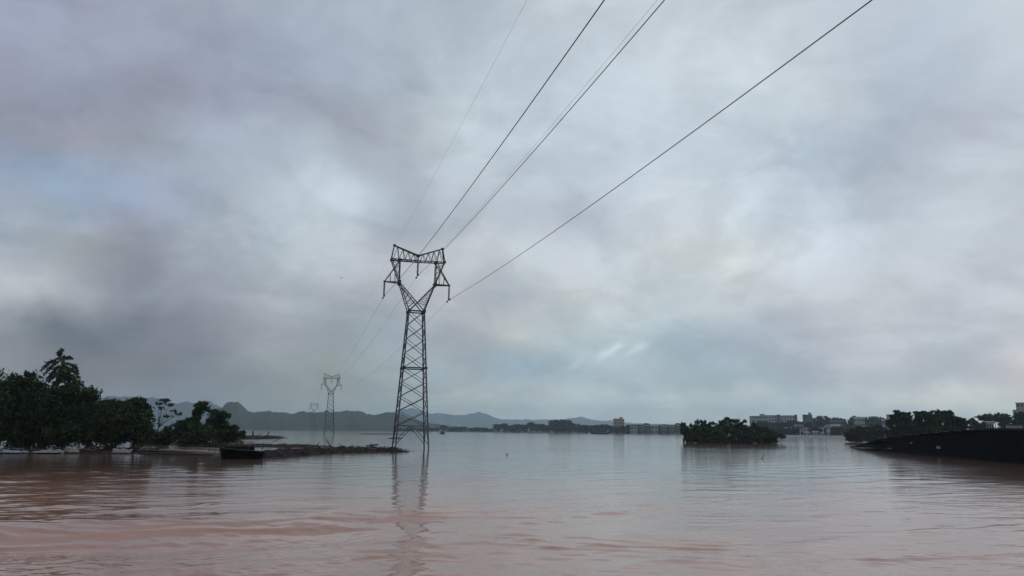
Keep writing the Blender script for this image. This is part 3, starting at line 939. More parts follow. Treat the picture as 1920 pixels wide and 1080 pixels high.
for i, (b, lab) in enumerate(isl):
    if i < 9:
        x_, y_, rx_, ry_ = b[-1]
        b = b + [(x_, 828.3, rx_ * 0.95, 3.0), (x_ + rx_ * 0.7, 828.0, rx_ * 0.5, 2.5)]
    plant('islet_bush', b, Yi + (i % 3) * 3, 3600 if i < 9 else 700, 0.30, M['leaf_olive'] if i % 3 == 1 else M['leaf_dark'], lab, 'bush', GI)

# --- trees beyond the black roof
GR = 'trees beyond the black roof'
rt_ = [([(1685, 773, 9, 5), (1680, 782, 9, 6), (1676, 796, 12, 10), (1680, 812, 16, 12)], 190, M['leaf_mid'], 'tree with a dark tufted knob on top, leftmost behind the roof'),
       ([(1702, 780, 9, 6), (1698, 792, 12, 10), (1705, 808, 18, 12)], 192, M['leaf_olive'], 'loose olive tree next right of the knob-topped tree'),
       ([(1726, 776, 11, 4), (1724, 788, 13, 10), (1728, 805, 18, 13)], 195, M['leaf_dark'], 'tree with a flat dark top midway along the roof slope'),
       ([(1744, 779, 11, 6), (1748, 793, 15, 12), (1750, 806, 18, 10)], 193, M['leaf_dark'], 'dark tree left of the tallest rounded crown behind the roof'),
       ([(1762, 777, 13, 7), (1766, 792, 17, 13), (1765, 805, 18, 9)], 196, M['leaf_mid'], 'tallest broad rounded crown behind the roof'),
       ([(1777, 776, 8, 6), (1784, 792, 12, 12), (1782, 804, 14, 8)], 194, M['leaf_dark'], 'dark crown right beside the tallest one behind the roof'),
       ([(1795, 790, 9, 6), (1806, 794, 8, 7), (1800, 802, 14, 7)], 194, M['leaf_dark'], 'low dark crown where the roof line levels out'),
       ([(1640, 806, 16, 9), (1618, 809, 14, 8), (1655, 812, 14, 8), (1640, 820, 20, 9), (1616, 821, 16, 8)], 230, M['leaf_olive'], 'low olive bush in front of the town left of the roof trees'),
       ([(1602, 813, 12, 7), (1593, 816, 8, 6), (1600, 822, 12, 6)], 240, M['leaf_olive'], 'small low bush beside the white kiosk')]
for b, Y, lm, lab in rt_:
    plant('roadside_tree' if Y < 220 else 'roadside_bush', b, Y, 4200, 0.27, lm, lab, 'tree' if Y < 220 else 'bush', GR if Y < 220 else None)
plant('umbrella_tree', [(1864, 783, 24, 5), (1848, 786, 12, 4), (1882, 787, 12, 4), (1864, 789, 14, 4)], 330, 2600, 0.55, M['leaf_far'], 'wide umbrella-shaped tree above the level black roof', 'tree')
plant('edge_tree', [(1912, 782, 9, 9), (1918, 795, 12, 10), (1905, 796, 8, 8)], 300, 2600, 0.5, M['leaf_far'], 'dark tree at the right frame edge below the stepped building', 'tree')
for i, (x, y, rx, ry) in enumerate(((1824, 794, 12, 7), (1840, 797, 10, 6), (1886, 797, 12, 6), (1896, 800, 10, 5))):
    plant('hedge_tree', [(x, y, rx, ry), (x + 3, y + 8, rx, ry)], 320, 1400, 0.5, M['leaf_far'],
          ['rounded grey-green tree left of the umbrella tree', 'small rounded tree tucked under the umbrella tree', 'rounded tree just right of the umbrella tree', 'small low tree between umbrella tree and edge tree'][i], 'tree')

# --- far trees: a few crown shapes shared by many trees
def far_proto(kind_, seed):
    rng = random.Random(seed)
    if kind_ == 'round':
        bl = [(rng.uniform(-.25, .25), rng.uniform(-.25, .25), rng.uniform(.45, .75), .3, .3, .24) for _ in range(4)] + [(0, 0, .55, .42, .4, .34)]
    elif kind_ == 'tall':
        bl = [(rng.uniform(-.1, .1), rng.uniform(-.1, .1), z, .2, .2, .18) for z in (.4, .55, .7, .85)]
    elif kind_ == 'flat':
        bl = [(x, rng.uniform(-.2, .2), .6 + rng.uniform(-.05, .05), .3, .3, .3) for x in (-.3, 0, .3)] + [(0, 0, .35, .5, .4, .3)]
    else:
        bl = [(x, rng.uniform(-.2, .2), .45 + rng.uniform(-.12, .22), .26, .26, .24) for x in (-.34, -.12, .12, .34)] + [(0, 0, .3, .48, .4, .25)]
    V, F = leaf_cloud(bl, 2200, 0.075, seed, 0.2)
    top = np.percentile(V[:, 2], 99.6); wid = np.percentile(abs(V[:, 0]), 99)
    cz = V.reshape(-1, 4, 3)[:, :, 2].max(1)
    keep = cz < np.percentile(cz, 98.5)
    V = V.reshape(-1, 4, 3)[keep].reshape(-1, 3); F = np.arange(len(V)).reshape(-1, 4)
    top = V[:, 2].max()
    V[:, 2] /= top; V[:, :2] /= (2 * wid)
    V[:, 2] = np.maximum(V[:, 2], 0.0)
    crown = fast_mesh('crown', V, F); crown.materials.append(M['leaf_far'])
    mb = MB(); mb.tube([(0, 0, -0.05), (0.02, 0, 0.3), (0, 0, 0.6)], [0.035, 0.03, 0.012], 6)
    trunk = mb.mesh('trunk', True); trunk.materials.append(M['bark'])
    return crown, trunk
PROTO = {k: [far_proto(k, 900 + 10 * i + j) for j in range(2)] for i, k in enumerate(('round', 'tall', 'flat', 'lumpy'))}

def far_tree(name, x, ytop, w, Y, k, label, cat='tree', group=None, seed=0, z0=-0.1):
    b = bearing(x, Y, z0)
    h = at(x, ytop, Y).z - z0
    root = empty(name, b, random.Random(seed + int(x * 7)).uniform(-0.5, 0.5))
    root.scale = (w * Y / FPX, w * Y / FPX, h)
    cr, tr = PROTO[k][seed % 2]
    mesh_obj('crown', cr, None, root); mesh_obj('trunk', tr, None, root)
    return tag(root, label, cat, group)

GF = 'trees of the far treeline'
seg = [(750, 803, 18, 'lumpy'), (768, 801.5, 20, 'flat'), (788, 802, 20, 'lumpy'), (806, 801, 18, 'lumpy'), (818, 801.5, 14, 'round'), (831, 797, 13, 'round'), (846, 801, 18, 'lumpy'), (863, 799.5, 24, 'flat'),
       (884, 802, 16, 'lumpy'), (896, 801, 15, 'round'), (908, 801.5, 16, 'lumpy'), (920, 803, 14, 'flat')]
for i, (x, y, w, k) in enumerate(seg):
    far_tree('far_tree', x, y, w, 1480 - (x - 740) * 0.7, k, ORD[i] + ' low tree of the misty far treeline, counted rightward from the near pylon', group=GF, seed=i)
seg = [(933, 795, 18, 'round'), (945, 793.5, 20, 'round'), (958, 797, 16, 'lumpy'), (969, 794.5, 22, 'flat'), (982, 795.5, 16, 'lumpy'), (995, 791, 18, 'round'), (1005, 794, 18, 'round'), (1016, 794.5, 14, 'tall'), (1026, 797, 12, 'lumpy')]
for i, (x, y, w, k) in enumerate(seg):
    far_tree('far_tree', x, y, w, 1290 - (x - 930) * 0.4, k, ORD[i] + ' dark tree of the lumpy row leading up to the square grove', group=GF, seed=i + 3)
for i, (x, y, w, k) in enumerate([(1038, 786.5, 22, 'flat'), (1050, 785.5, 24, 'flat'), (1062, 786.5, 22, 'flat'), (1071, 792, 14, 'round')]):
    far_tree('far_tree', x, y, w, 1180, k, ['leftmost tree of the tall square grove on the far shore', 'middle tree of the tall square grove on the far shore', 'right tree of the tall square grove on the far shore', 'lower shoulder tree closing the square grove on its right'][i], group=GF, seed=i)
seg = [(1084, 794, 18, 'lumpy'), (1096, 796, 18, 'flat'), (1109, 797, 18, 'lumpy'), (1122, 796, 20, 'lumpy'), (1134, 795, 16, 'round'), (1145, 797, 14, 'lumpy'), (1155, 799, 14, 'lumpy'), (1167, 798.5, 14, 'round')]
for i, (x, y, w, k) in enumerate(seg):
    far_tree('far_tree', x, y, w, 1130 if x < 1150 else 1070, k, ORD[i] + ' low tree from the square grove to the foot of the tan building', group=GF, seed=i + 1)
seg = [(1178, 797, 18, 'lumpy'), (1190, 795.5, 20, 'flat'), (1203, 797, 16, 'lumpy'), (1213, 793, 14, 'round'), (1224, 797, 18, 'lumpy'), (1236, 796, 18, 'flat'), (1248, 795, 18, 'lumpy'), (1260, 796, 16, 'round'), (1271, 793, 12, 'tall'), (1283, 796, 16, 'lumpy')]
for i, (x, y, w, k) in enumerate(seg):
    far_tree('far_tree', x, y, w, 1080 - (x - 1178) * 0.6, k, ORD[i] + ' tree of the grey row between the tan building and the islet', group=GF, seed=i + 2)

GT = 'trees among the town houses'
seg = [(1360, 791, 26, 'round'), (1395, 795, 20, 'lumpy'), (1420, 789, 24, 'flat'), (1438, 789, 24, 'lumpy'), (1456, 792, 20, 'round'), (1470, 790, 22, 'lumpy'), (1486, 788, 20, 'round'), (1500, 789, 18, 'lumpy'),
       (1514, 790, 20, 'flat'), (1530, 788, 18, 'lumpy'), (1545, 779, 26, 'round'), (1556, 783, 18, 'round'), (1569, 782, 16, 'round'), (1580, 783, 18, 'lumpy'), (1592, 785, 18, 'flat'), (1604, 779, 18, 'round'),
       (1617, 781, 16, 'round'), (1630, 780, 20, 'flat'), (1643, 780, 18, 'round'), (1655, 781, 16, 'lumpy'), (1668, 786, 16, 'lumpy')]
for i, (x, y, w, k) in enumerate(seg):
    far_tree('town_tree', x, y, w, 850 - (i % 3) * 40, k, ORD[i] + ' tree of the town skyline, counted rightward from behind the islet', group=GT, seed=i + 1)
seg = [(1468, 803, 24, 'lumpy'), (1488, 800, 22, 'flat'), (1508, 802, 24, 'lumpy'), (1528, 800, 22, 'round'), (1549, 801, 26, 'lumpy'), (1572, 799, 24, 'flat'), (1590, 801, 22, 'lumpy'), (1612, 797, 24, 'lumpy'), (1634, 796, 22, 'round')]
for i, (x, y, w, k) in enumerate(seg):
    far_tree('town_tree', x, y, w, 640 - (i % 2) * 40, k, ORD[i] + ' tree of the dark lower row just above the white flood wall', group=GT, seed=i)

# ------------------------------------------------------------------ buildings
WIN = {}
def window_mesh(w, h):
    key = (round(w, 1), round(h, 1))
    if key not in WIN:
        mb = MB(); mb.box((-w / 2, -0.05, -h / 2), (w / 2, 0.10, h / 2))
        me = mb.mesh('window'); me.materials.append(M['pane'])
        sb = MB(); sb.box((-w / 2 - 0.1, -0.16, -h / 2 - 0.14), (w / 2 + 0.1, 0.06, -h / 2 - 0.002))
        ms = sb.mesh('sill'); ms.materials.append(M['wall_pale'])
        WIN[key] = (me, ms)
    return WIN[key]

def building(name, x0, x1, ytop, Y, wall, label, floors, cols, depth=12.0, yaw=0.0, roof='flat', z0=0.0, hut=False, roofm='roof_grey', win=True, group='buildings of the far town'):
    c = bearing((x0 + x1) / 2, Y, z0)
    w = (x1 - x0) / FPX * Y
    h = at((x0 + x1) / 2, ytop, Y).z - z0
    root = empty(name, c, yaw - math.atan2(c.x, c.y))
    mb = MB(); mb.box((-w / 2, 0, -1.0), (w / 2, depth, h)); mb.obj('wall', wall, root)
    if roof == 'flat':
        rb = MB(); rb.box((-w / 2 - 0.25, -0.25, h + 0.003), (w / 2 + 0.25, depth + 0.25, h + 0.35)); ro = rb.obj('roof', M[roofm], root)
        if hut:
            hb = MB(); hb.box((w * 0.1, depth * .3, h + 0.353), (w * 0.38, depth * .7, h + 2.6)); hb.obj('stair_hut', wall, ro)
    else:
        rb = MB()
        e = 0.5
        rh = w * 0.16
        rb.add([(-w / 2 - e, -e, h - .1), (w / 2 + e, -e, h - .1), (w / 2 + e, depth + e, h - .1), (-w / 2 - e, depth + e, h - .1), (-w / 2 - e, depth / 2, h + rh), (w / 2 + e, depth / 2, h + rh)],
               [(0, 1, 5, 4), (2, 3, 4, 5), (0, 4, 3), (1, 2, 5), (0, 3, 2, 1)])
        rb.obj('roof', M[roofm], root)
    if win:
        fh = h / floors
        me, ms = window_mesh(max(min(w / cols * 0.5, 2.4), 0.6), fh * 0.48)
        for i in range(floors):
            for j in range(cols):
                o = bpy.data.objects.new('window', me); link(o, root)
                o.location = (-w / 2 + w * (j + 0.5) / cols, -0.02, fh * (i + 0.55))
                s = bpy.data.objects.new('sill', ms); link(s, o)
    tag(root, label, 'building', group)
    return root

building('apartment_block', 1411, 1440, 780.5, 900, M['wall_grey'], 'pale grey apartment block, leftmost of the town skyline', 6, 6, yaw=0.2, hut=True)
building('apartment_block', 1437, 1458, 779, 915, M['wall_pale'], 'paler apartment block overlapping the leftmost one', 6, 4, yaw=-0.1)
building('stair_tower', 1458.5, 1464, 778, 905, M['wall_dark'], 'narrow dark tower block at the end of the first pale blocks', 6, 1, depth=7)
building('apartment_block', 1467, 1491, 779.5, 905, M['wall_pale'], 'pale wide apartment block standing alone after the narrow gap', 6, 5, yaw=0.1)
building('stair_tower', 1491.5, 1496, 778, 900, M['wall_dark'], 'dark slim block on the right flank of the lone pale block', 6, 1, depth=7)
building('apartment_block', 1507, 1524, 778, 880, M['wall_dark'], 'dark apartment block with a sloping right shoulder', 7, 3, hut=True)
building('town_house', 1524, 1532, 784, 880, M['wall_grey'], 'small grey house leaning on the dark apartment block', 4, 2)
building('corner_block', 1674, 1704, 778, 560, M['wall_grey'], 'greenish grey flat block half hidden by the knob-topped tree', 4, 5, yaw=0.25)
building('corner_house', 1690, 1712, 783, 520, M['wall_tan'], 'small tan house in front of the greenish flat block', 3, 3, yaw=0.2)
building('tan_building', 1152, 1170.5, 785.5, 1090, M['wall_tan'], 'solitary tan block on the far shore left of the islet', 5, 4, yaw=0.12, hut=True, roofm='wall_tan', group=None)
building('roof_shed', 1176, 1206, 796.5, 1120, M['wall_dark'], 'long dark flat-roofed shed right of the tan block', 2, 6, roofm='roof_grey')
building('roof_shed', 1218, 1250, 797, 1090, M['wall_grey'], 'second low shed, pale flat roof, nearer the islet', 2, 6)
building('low_house', 1378, 1388, 786.5, 760, M['wall_grey'], 'pale house gable peeping over the islet top', 4, 2, roof='gable')
building('low_house', 1558, 1582, 789.5, 700, M['wall_dark'], 'long low house with a pale flat roof in the town', 3, 5, roofm='wall_pale')
building('low_house', 1535, 1545, 803, 600, M['wall_white'], 'tiny white house low in the town trees', 2, 2, roof='gable', roofm='roof_brown')
building('low_house', 1550, 1557, 797, 620, M['wall_pale'], 'tiny pale house above the tiny white house', 2, 2, roof='gable', roofm='roof_brown')
building('low_house', 1524, 1534, 809.5, 575, M['wall_pale'], 'tiny pale house at the waterline of the town', 1, 3, roof='gable')
building('low_house', 1604, 1622, 784.5, 720, M['wall_grey'], 'grey house under the middle town trees', 4, 4, roof='gable')
building('low_house', 1656, 1672, 788, 600, M['wall_grey'], 'grey house left of the greenish flat block', 3, 3, roof='gable')
building('low_house', 1852, 1864, 791.5, 300, M['wall_pale'], 'pale little house under the umbrella tree', 2, 3, depth=6, roof='gable')
building('low_house', 1890, 1916, 799, 290, M['wall_grey'], 'grey low house just above the level black roof', 1, 4, depth=6)
eb = building('stepped_building', 1906, 1934, 769.5, 420, M['wall_grey'], 'stepped grey-pink building cut by the right frame edge', 5, 4, depth=10, roofm='wall_tan')
building('stepped_tower', 1912, 1932, 756, 428, M['wall_tan'], 'upper tower rising behind the stepped edge building', 7, 3, depth=8, roofm='wall_tan')

# strip of small houses along the town shore
rng_h = random.Random(12)
hx = 1470.0
for i in range(17):
    w = rng_h.uniform(7, 14)
    Yh = rng_h.choice((590, 625, 660))
    yt = rng_h.uniform(795, 806)
    if not 1586 < hx < 1600:
        building('shore_house', hx, hx + w, yt, Yh, M[rng_h.choice(('wall_pale', 'wall_grey', 'wall_grey', 'wall_tan', 'wall_dark', 'wall_white'))],
                 ORD[i] + ' little house of the shore strip, counted rightward from the right end of the islet', 2, 2, depth=7, roof=rng_h.choice(('flat', 'gable')), roofm=rng_h.choice(('roof_grey', 'roof_brown', 'wall_grey')), yaw=rng_h.uniform(-.3, .3), group='shore strip houses')
    hx += w + rng_h.uniform(-1, 5)
hx = 1182.0
for i in range(7):
    w = rng_h.uniform(7, 13)
    building('far_house', hx, hx + w, rng_h.uniform(797, 801), 1010, M[rng_h.choice(('wall_grey', 'wall_dark', 'wall_dark'))],
             ORD[i] + ' tiny house in the grey tree row right of the tan block', 2, 2, depth=7, roof='gable', roofm=rng_h.choice(('roof_grey', 'roof_brown')), yaw=rng_h.uniform(-.3, .3), group='houses in the grey row')
    hx += w + rng_h.uniform(1, 6)

# white flood wall with its kiosk
def flood_wall():
    A, B = bearing(1472, 500), bearing(1586, 470)
    root = empty('flood_wall', A)
    d = B - A
    n = 12
    u = d.normalized(); nn = Vector((-u.y, u.x, 0))
    for k in range(n):
        p, q = d * (k / n) + u * 0.02, d * ((k + 1) / n) - u * 0.02
        mb = MB()
        vs = [p, q, q + nn * 0.4, p + nn * 0.4]
        zt = 1.35 + 0.05 * (k % 2)
        mb.add([(v.x, v.y, -0.5) for v in vs] + [(v.x, v.y, zt) for v in vs], [(0, 3, 2, 1), (4, 5, 6, 7), (0, 1, 5, 4), (1, 2, 6, 5), (2, 3, 7, 6), (3, 0, 4, 7)])
        mb.obj('panel', M['wall_white'], root)
    tag(root, 'long white flood wall along the water below the town', 'wall')
flood_wall()
kb = bearing(1590, 462)
root = empty('kiosk', kb)
mb = MB(); mb.box((-1.0, 0, -.5), (1.0, 2.0, 2.0)); mb.obj('wall', M['wall_white'], root)
mb = MB(); mb.box((-1.15, -.15, 2.003), (1.15, 2.15, 2.25)); mb.obj('roof', M['wall_pale'], root)
mb = MB(); mb.box((-.35, -.03, 0.1), (.35, .05, 1.6)); mb.obj('door', M['pane'], root)
tag(root, 'small white kiosk at the right end of the white flood wall', 'kiosk')

# ------------------------------------------------------------------ the drowned black roof at the right
def black_roof():
    A, B = ground(1668, 846.5), ground(1924, 870)
    u = (B - A); u.z = 0; ulen = u.length; u.normalize()
    n = Vector((u.y, -u.x, 0))
    if n.dot(A) < 0:
        n = -n                           # n points away from the viewer
    root = empty('drowned_roof', Vector((A.x, A.y, 0)))
    def on(x, y):
        d = ray(x, y)
        t = (A - CAM).dot(n) / d.dot(n)
        p = CAM + d * t
        return (p - A).dot(u), p.z
    prof = [on(*p) for p in ((1596, 838), (1612, 834), (1639, 827.5), (1661, 821.5), (1691, 817.5), (1744, 812.5), (1779, 810.3), (1804, 807.3), (1832, 806.2), (1870, 806), (1924, 806.5))]
    prof += [(prof[-1][0] + 8, prof[-1][1] - 0.1)]
    P = lambda s, z, dep: tuple(u * s + n * dep + Vector((0, 0, z)))
    DEP = 9.0
    # stepped tile courses along the top, each lapping the next
    ss = np.array([p[0] for p in prof]); zz = np.array([p[1] for p in prof])
    lo, hi = ss[0], ss[-1]
    nC = 21
    ed = np.linspace(lo, hi, nC + 1)
    rng = random.Random(4)
    for k in range(nC):
        s0, s1 = ed[k] - 0.12, ed[k + 1] + 0.25
        z0, z1 = np.interp(s0, ss, zz), np.interp(s1, ss, zz)
        th = 0.10 + rng.uniform(-.015, .02)
        zj = rng.uniform(-.05, .05)
        mb = MB()
        ov = rng.uniform(-0.06, 0.04) - 0.25
        a = [P(s0, z0 - 0.05 + zj, ov), P(s1, z1 - 0.10 + zj, ov), P(s1, z1 - 0.10 + zj, DEP), P(s0, z0 - 0.05 + zj, DEP)]
        b = [(x, y, z + th) for x, y, z in a]
        mb.add(a + b, [(0, 3, 2, 1), (4, 5, 6, 7), (0, 1, 5, 4), (1, 2, 6, 5), (2, 3, 7, 6), (3, 0, 4, 7)])
        mb.obj('tile_course', M['tile'], root)
        # pale bead on the lip of each course imitates a bright edge highlight
        if k > 1 and k < 16:
            rb = MB()
            e0, e1 = Vector(b[0]), Vector(b[1])
            rb.tube([e0.lerp(e1, .15) + Vector((0, 0, .01)) + n * .3, e0.lerp(e1, .8) + Vector((0, 0, .01)) + n * .3], 0.028, 5)
            rb.obj('edge_highlight', M['rim'], root)
    # front gable under the courses; its lower edge sinks below the water
    s_in = on(1672, 835)[0]
    xs = np.linspace(s_in, hi, 40)
    top = np.interp(xs, ss, zz) - 0.14
    mb = MB()
    vs = [P(s, -0.6, 0.0) for s in xs] + [P(s, t, 0.0) for s, t in zip(xs, top)] + [P(s, -0.6, DEP - .2) for s in xs] + [P(s, t, DEP - .2) for s, t in zip(xs, top)]
    m_ = len(xs)
    fs = [(i, i + 1, m_ + i + 1, m_ + i) for i in range(m_ - 1)] + [(3 * m_ + i, 3 * m_ + i + 1, 2 * m_ + i + 1, 2 * m_ + i) for i in range(m_ - 1)]
    fs += [(0, m_, 3 * m_, 2 * m_), (m_ - 1, 3 * m_ - 1, 4 * m_ - 1, 2 * m_ - 1)]
    mb.add(vs, fs)
    mb.obj('gable_wall', M['wall_black'], root)
    # the curling eave beam that leaves a gap of light under the tip
    pts = [on(*p) for p in ((1597, 838.5), (1615, 836.5), (1632, 836.8), (1650, 839.5), (1668, 843.5), (1684, 847.5))]
    eb_ = MB(); eb_.tube([P(s, z, -0.1) for s, z in pts], [0.10, 0.20, 0.24, 0.22, 0.18, 0.14], 7)
    eb_.obj('eave_beam', M['tile'], root, True)
    fb = MB()
    for s, z in pts[1:5]:
        pass
    # two pale raised bars on the dark gable
    for (x, y, w, h) in ((1709, 830.5, 9, 2.0), (1760, 839, 17, 3.4)):
        s, z = on(x, y); k = A.length / FPX
        vb = MB()
        a0, b0 = P(s - w * k / 2, z - h * k / 2, -0.05), P(s + w * k / 2, z + h * k / 2, 0.02)
        vs = [P(s + i * w * k / 2, z + j * h * k / 2, d) for d in (-0.06, 0.03) for i, j in ((-1, -1), (1, -1), (1, 1), (-1, 1))]
        vb.add(vs, [(0, 1, 2, 3), (7, 6, 5, 4), (0, 4, 5, 1), (1, 5, 6, 2), (2, 6, 7, 3), (3, 7, 4, 0)])
        vb.obj('pale_bar', M['rim'], root)
    # ridge cap of half-round tiles along the level part
    s = float(np.interp(1, [0, 1], [0, 1]))
    r0 = on(1836, 806)[0]
    k = 0
    while r0 + 1.1 * k < hi - 1:
        a = r0 + 1.1 * k
        rb = MB(); rb.tube([P(a, np.interp(a, ss, zz) + 0.03, 0.6), P(a + 1.16, np.interp(a + 1.1, ss, zz) + 0.03, 0.6)], [0.15, 0.13], 8)
        rb.obj('ridge_tile', M['tile'], root, True)
        k += 1
    tag(root, 'long black roof of a drowned house sloping down into the water', 'roof')
black_roof()

# ------------------------------------------------------------------ flotsam
def mound(name, line_px, half, height, label, seed, matn='mulch', cat='debris'):
    """a lumpy raft of flood debris along a line on the water"""
    pts = [ground(*p) for p in line_px]
    c0 = pts[0].copy()
    root = empty(name, c0)
    seg_n = 26
    V = []
    tt = np.linspace(0, 1, seg_n * (len(pts) - 1) + 1)
    cum = [0]
    for a, b in zip(pts, pts[1:]):
        cum.append(cum[-1] + (b - a).length)
    cum_len = cum[-1]
    cum = np.array(cum) / cum_len
    X = np.interp(tt, cum, [p.x for p in pts]); Yv = np.interp(tt, cum, [p.y for p in pts])
    dx, dy = np.gradient(X), np.gradient(Yv)
    ln = np.hypot(dx, dy); nx, ny = -dy / ln, dx / ln
    nw = 13
    wob = fbm(tt * cum_len * 0.45, tt * 0, seed + 9, 3)
    for i in range(len(tt)):
        wv = 0.55 + 0.9 * wob[i]
        taper = min(1, tt[i] / 0.06 + 0.05, (1 - tt[i]) / 0.12 + 0.05)
        for j in range(nw):
            s = -1 + 2 * j / (nw - 1)
            x, y = X[i] + nx[i] * s * half * wv * (0.6 + 0.4 * taper), Yv[i] + ny[i] * s * half * wv * (0.6 + 0.4 * taper)
            V.append((x - c0.x, y - c0.y, -0.12 if abs(s) > 0.99 else height * taper * (1 - s * s) ** 0.6))
    V = np.array(V)
    lump = fbm((V[:, 0] + c0.x) * 1.5, (V[:, 1] + c0.y) * 1.2, seed, 4)
    V[:, 2] = np.where(V[:, 2] > -0.1, V[:, 2] * (0.15 + 1.45 * lump) - 0.06, V[:, 2])
    n_ = len(tt)
    i, j = np.meshgrid(np.arange(n_ - 1), np.arange(nw - 1), indexing='ij')
    F = np.stack([i * nw + j, (i + 1) * nw + j, (i + 1) * nw + j + 1, i * nw + j + 1], -1).reshape(-1, 4)
    mesh_obj('mat', fast_mesh('mat', np.array(V), F, False), M[matn], root)
    # twigs and scraps bedded in it: too many and too small to pick apart
    rs = np.random.RandomState(seed + 50)
    mb = MB()
    L_total = sum((b - a).length for a, b in zip(pts, pts[1:]))
    for k in range(int(L_total * 12)):
        t = rs.rand(); s = rs.uniform(-1, 1)
        x = np.interp(t, tt, X) + np.interp(t, tt, nx) * s * half; y = np.interp(t, tt, Yv) + np.interp(t, tt, ny) * s * half
        a = rs.uniform(0, math.pi); l = rs.gamma(2, 0.22) + 0.15; e = rs.normal(0.08, 0.38)
        p = Vector((x - c0.x, y - c0.y, height * (0.25 + 0.55 * (1 - s * s)) * min(1, t / .1 + .2, (1 - t) / .15 + .2)))
        d = Vector((math.cos(a) * math.cos(e), math.sin(a) * math.cos(e), math.sin(e))) * l * 0.5
        r = rs.uniform(0.012, 0.045)
        mb.tube([p - d, p + d], [r, r * 0.6], 4)
    o = mb.obj('twig_litter', M['wet_wood'], root)
    kind(o, 'stuff')
    mb = MB()
    for k in range(int(L_total * 1.0)):
        t = rs.rand(); s = rs.uniform(-0.9, 0.9)
        x = np.interp(t, tt, X) + np.interp(t, tt, nx) * s * half; y = np.interp(t, tt, Yv) + np.interp(t, tt, ny) * s * half
        a = rs.normal(0.2, 0.6); l = rs.gamma(2, 0.25) + 0.1; e = rs.normal(0.05, 0.15)
        p = Vector((x - c0.x, y - c0.y, height * (0.45 + 0.6 * (1 - s * s)) * min(1, t / .1 + .2, (1 - t) / .15 + .2)))
        d = Vector((math.cos(a) * math.cos(e), math.sin(a) * math.cos(e), math.sin(e))) * l * 0.5
        mb.tube([p - d, p + d], [0.03, 0.02], 4)
    o = mb.obj('pale_litter', M['pale_wood'], root)
    kind(o, 'stuff')
    tag(root, label, cat, 'rafts of flood debris')
    return root

mound('debris_raft', [(488, 858), (540, 853), (600, 849), (660, 847), (720, 846), (768, 847.5)], 2.0, 0.6, 'dark spit of driftwood and mulch running out towards the near pylon', 1)
mound('debris_raft', [(430, 838), (480, 836.5), (540, 837), (585, 839)], 4.0, 0.35, 'paler flat raft of litter behind the sunken boat', 2)
mound('debris_raft', [(-20, 849), (60, 849.5), (140, 849), (215, 848.5), (255, 847)], 2.3, 0.42, 'dark mat of litter along the foot of the thicket', 3)
mound('debris_raft', [(445, 823), (490, 821.5), (530, 822)], 5.0, 0.7, 'far heap of broken branches behind the litter raft', 4)
mound('debris_raft', [(681, 814.3), (725, 814.2), (768, 814.6)], 4.0, 0.30, 'thin far line of drift behind the near pylon legs', 5)

def stick(p, q, r0, r1, label, m='wet_wood', zp=0.0, zq=0.0, Y=None, name='driftwood_stick', cat='stick', bend=0.06, twigs=1):
    """a single branch between two photographed ends, at one distance"""
    P = at(p[0], p[1], Y); Q = at(q[0], q[1], Y + 0.6)
    c = P.copy()
    rng = random.Random(int(p[0] * 13 + p[1]))
    d = Q - P
    side = Vector((rng.uniform(-1, 1), rng.uniform(-1, 1), rng.uniform(-1, 1))) * d.length * bend
    mb = MB()
    mb.tube([Vector((0, 0, 0)), d * 0.35 + side, d * 0.7 + side * 0.6, d], [r0, r0 * 0.9, (r0 + r1) / 2, r1], 6)
    root = empty(name, c)
    mb.obj('stem', M[m], root, True)
    for k in range(twigs):
        t = rng.uniform(.4, .8)
        a = d * t
        e = a + Vector((rng.uniform(-1, 1), rng.uniform(-1, 1), rng.uniform(.1, 1))).normalized() * d.length * 0.22
        tb = MB(); tb.tube([a, e], [r1 * 1.1, r1 * 0.5], 5)
        tb.obj('twig', M[m], root)
    return tag(root, label, cat, 'loose driftwood sticks')

def gd(x, y):
    return ground(x, y).y

stick((509, 829), (531, 817.5), .06, .03, 'long slanting stick standing up behind the litter raft', Y=140)
stick((475, 818), (473.5, 807.5), .16, .09, 'short upright stump above the heap of branches', Y=150, bend=.02)
stick((497, 820), (506, 810), .09, .05, 'short slanting branch right of the upright stump', Y=150)
stick((482, 819), (490, 813), .07, .04, 'small twig between stump and slanting branch', Y=150)
stick((590, 842), (598.5, 829.5), .07, .04, 'slanting stick rising from the middle of the dark spit', Y=97)
stick((623, 839), (611, 823.5), .07, .03, 'thin stick leaning left over the dark spit', Y=98)
stick((646, 841), (636, 831.5), .06, .03, 'shorter stick leaning left towards the pylon end', Y=98)
stick((575, 843), (569, 834), .06, .04, 'stub leaning left at the root of the dark spit', Y=95)
stick((686, 836.5), (709, 833), .16, .09, 'pale-topped branch floating behind the end of the spit', Y=gd(697, 836), m='wet_wood')
stick((728, 822.5), (754, 822), .16, .10, 'dark pole floating between the pylon legs', Y=gd(740, 822.5))
stick((602, 845), (640, 842), .11, .06, 'horizontal branch lying on the dark spit', Y=93)
stick((520, 845), (566, 844), .10, .06, 'pale horizontal pole on the inner end of the spit', Y=98, m='pale_wood')
stick((160, 845), (205, 836), .09, .04, 'forked branch sticking up from the thicket litter', Y=86, m='wet_wood', twigs=3)
stick((180, 846), (172, 834), .07, .03, 'bent branch beside the forked branch', Y=86, twigs=2)
stick((1428.7, 860.5), (1432.5, 853.2), .05, .035, 'lone short stick poking out of open water', Y=gd(1429, 860), bend=.1, twigs=0)
stick((949, 853.5), (953, 850.5), .05, .04, 'tiny dark scrap floating in mid-water', Y=gd(950, 853.5), twigs=0)
stick((1278, 857.3), (1281, 856.2), .04, .03, 'speck of a twig in open water below the islet', Y=gd(1280, 857), twigs=0)

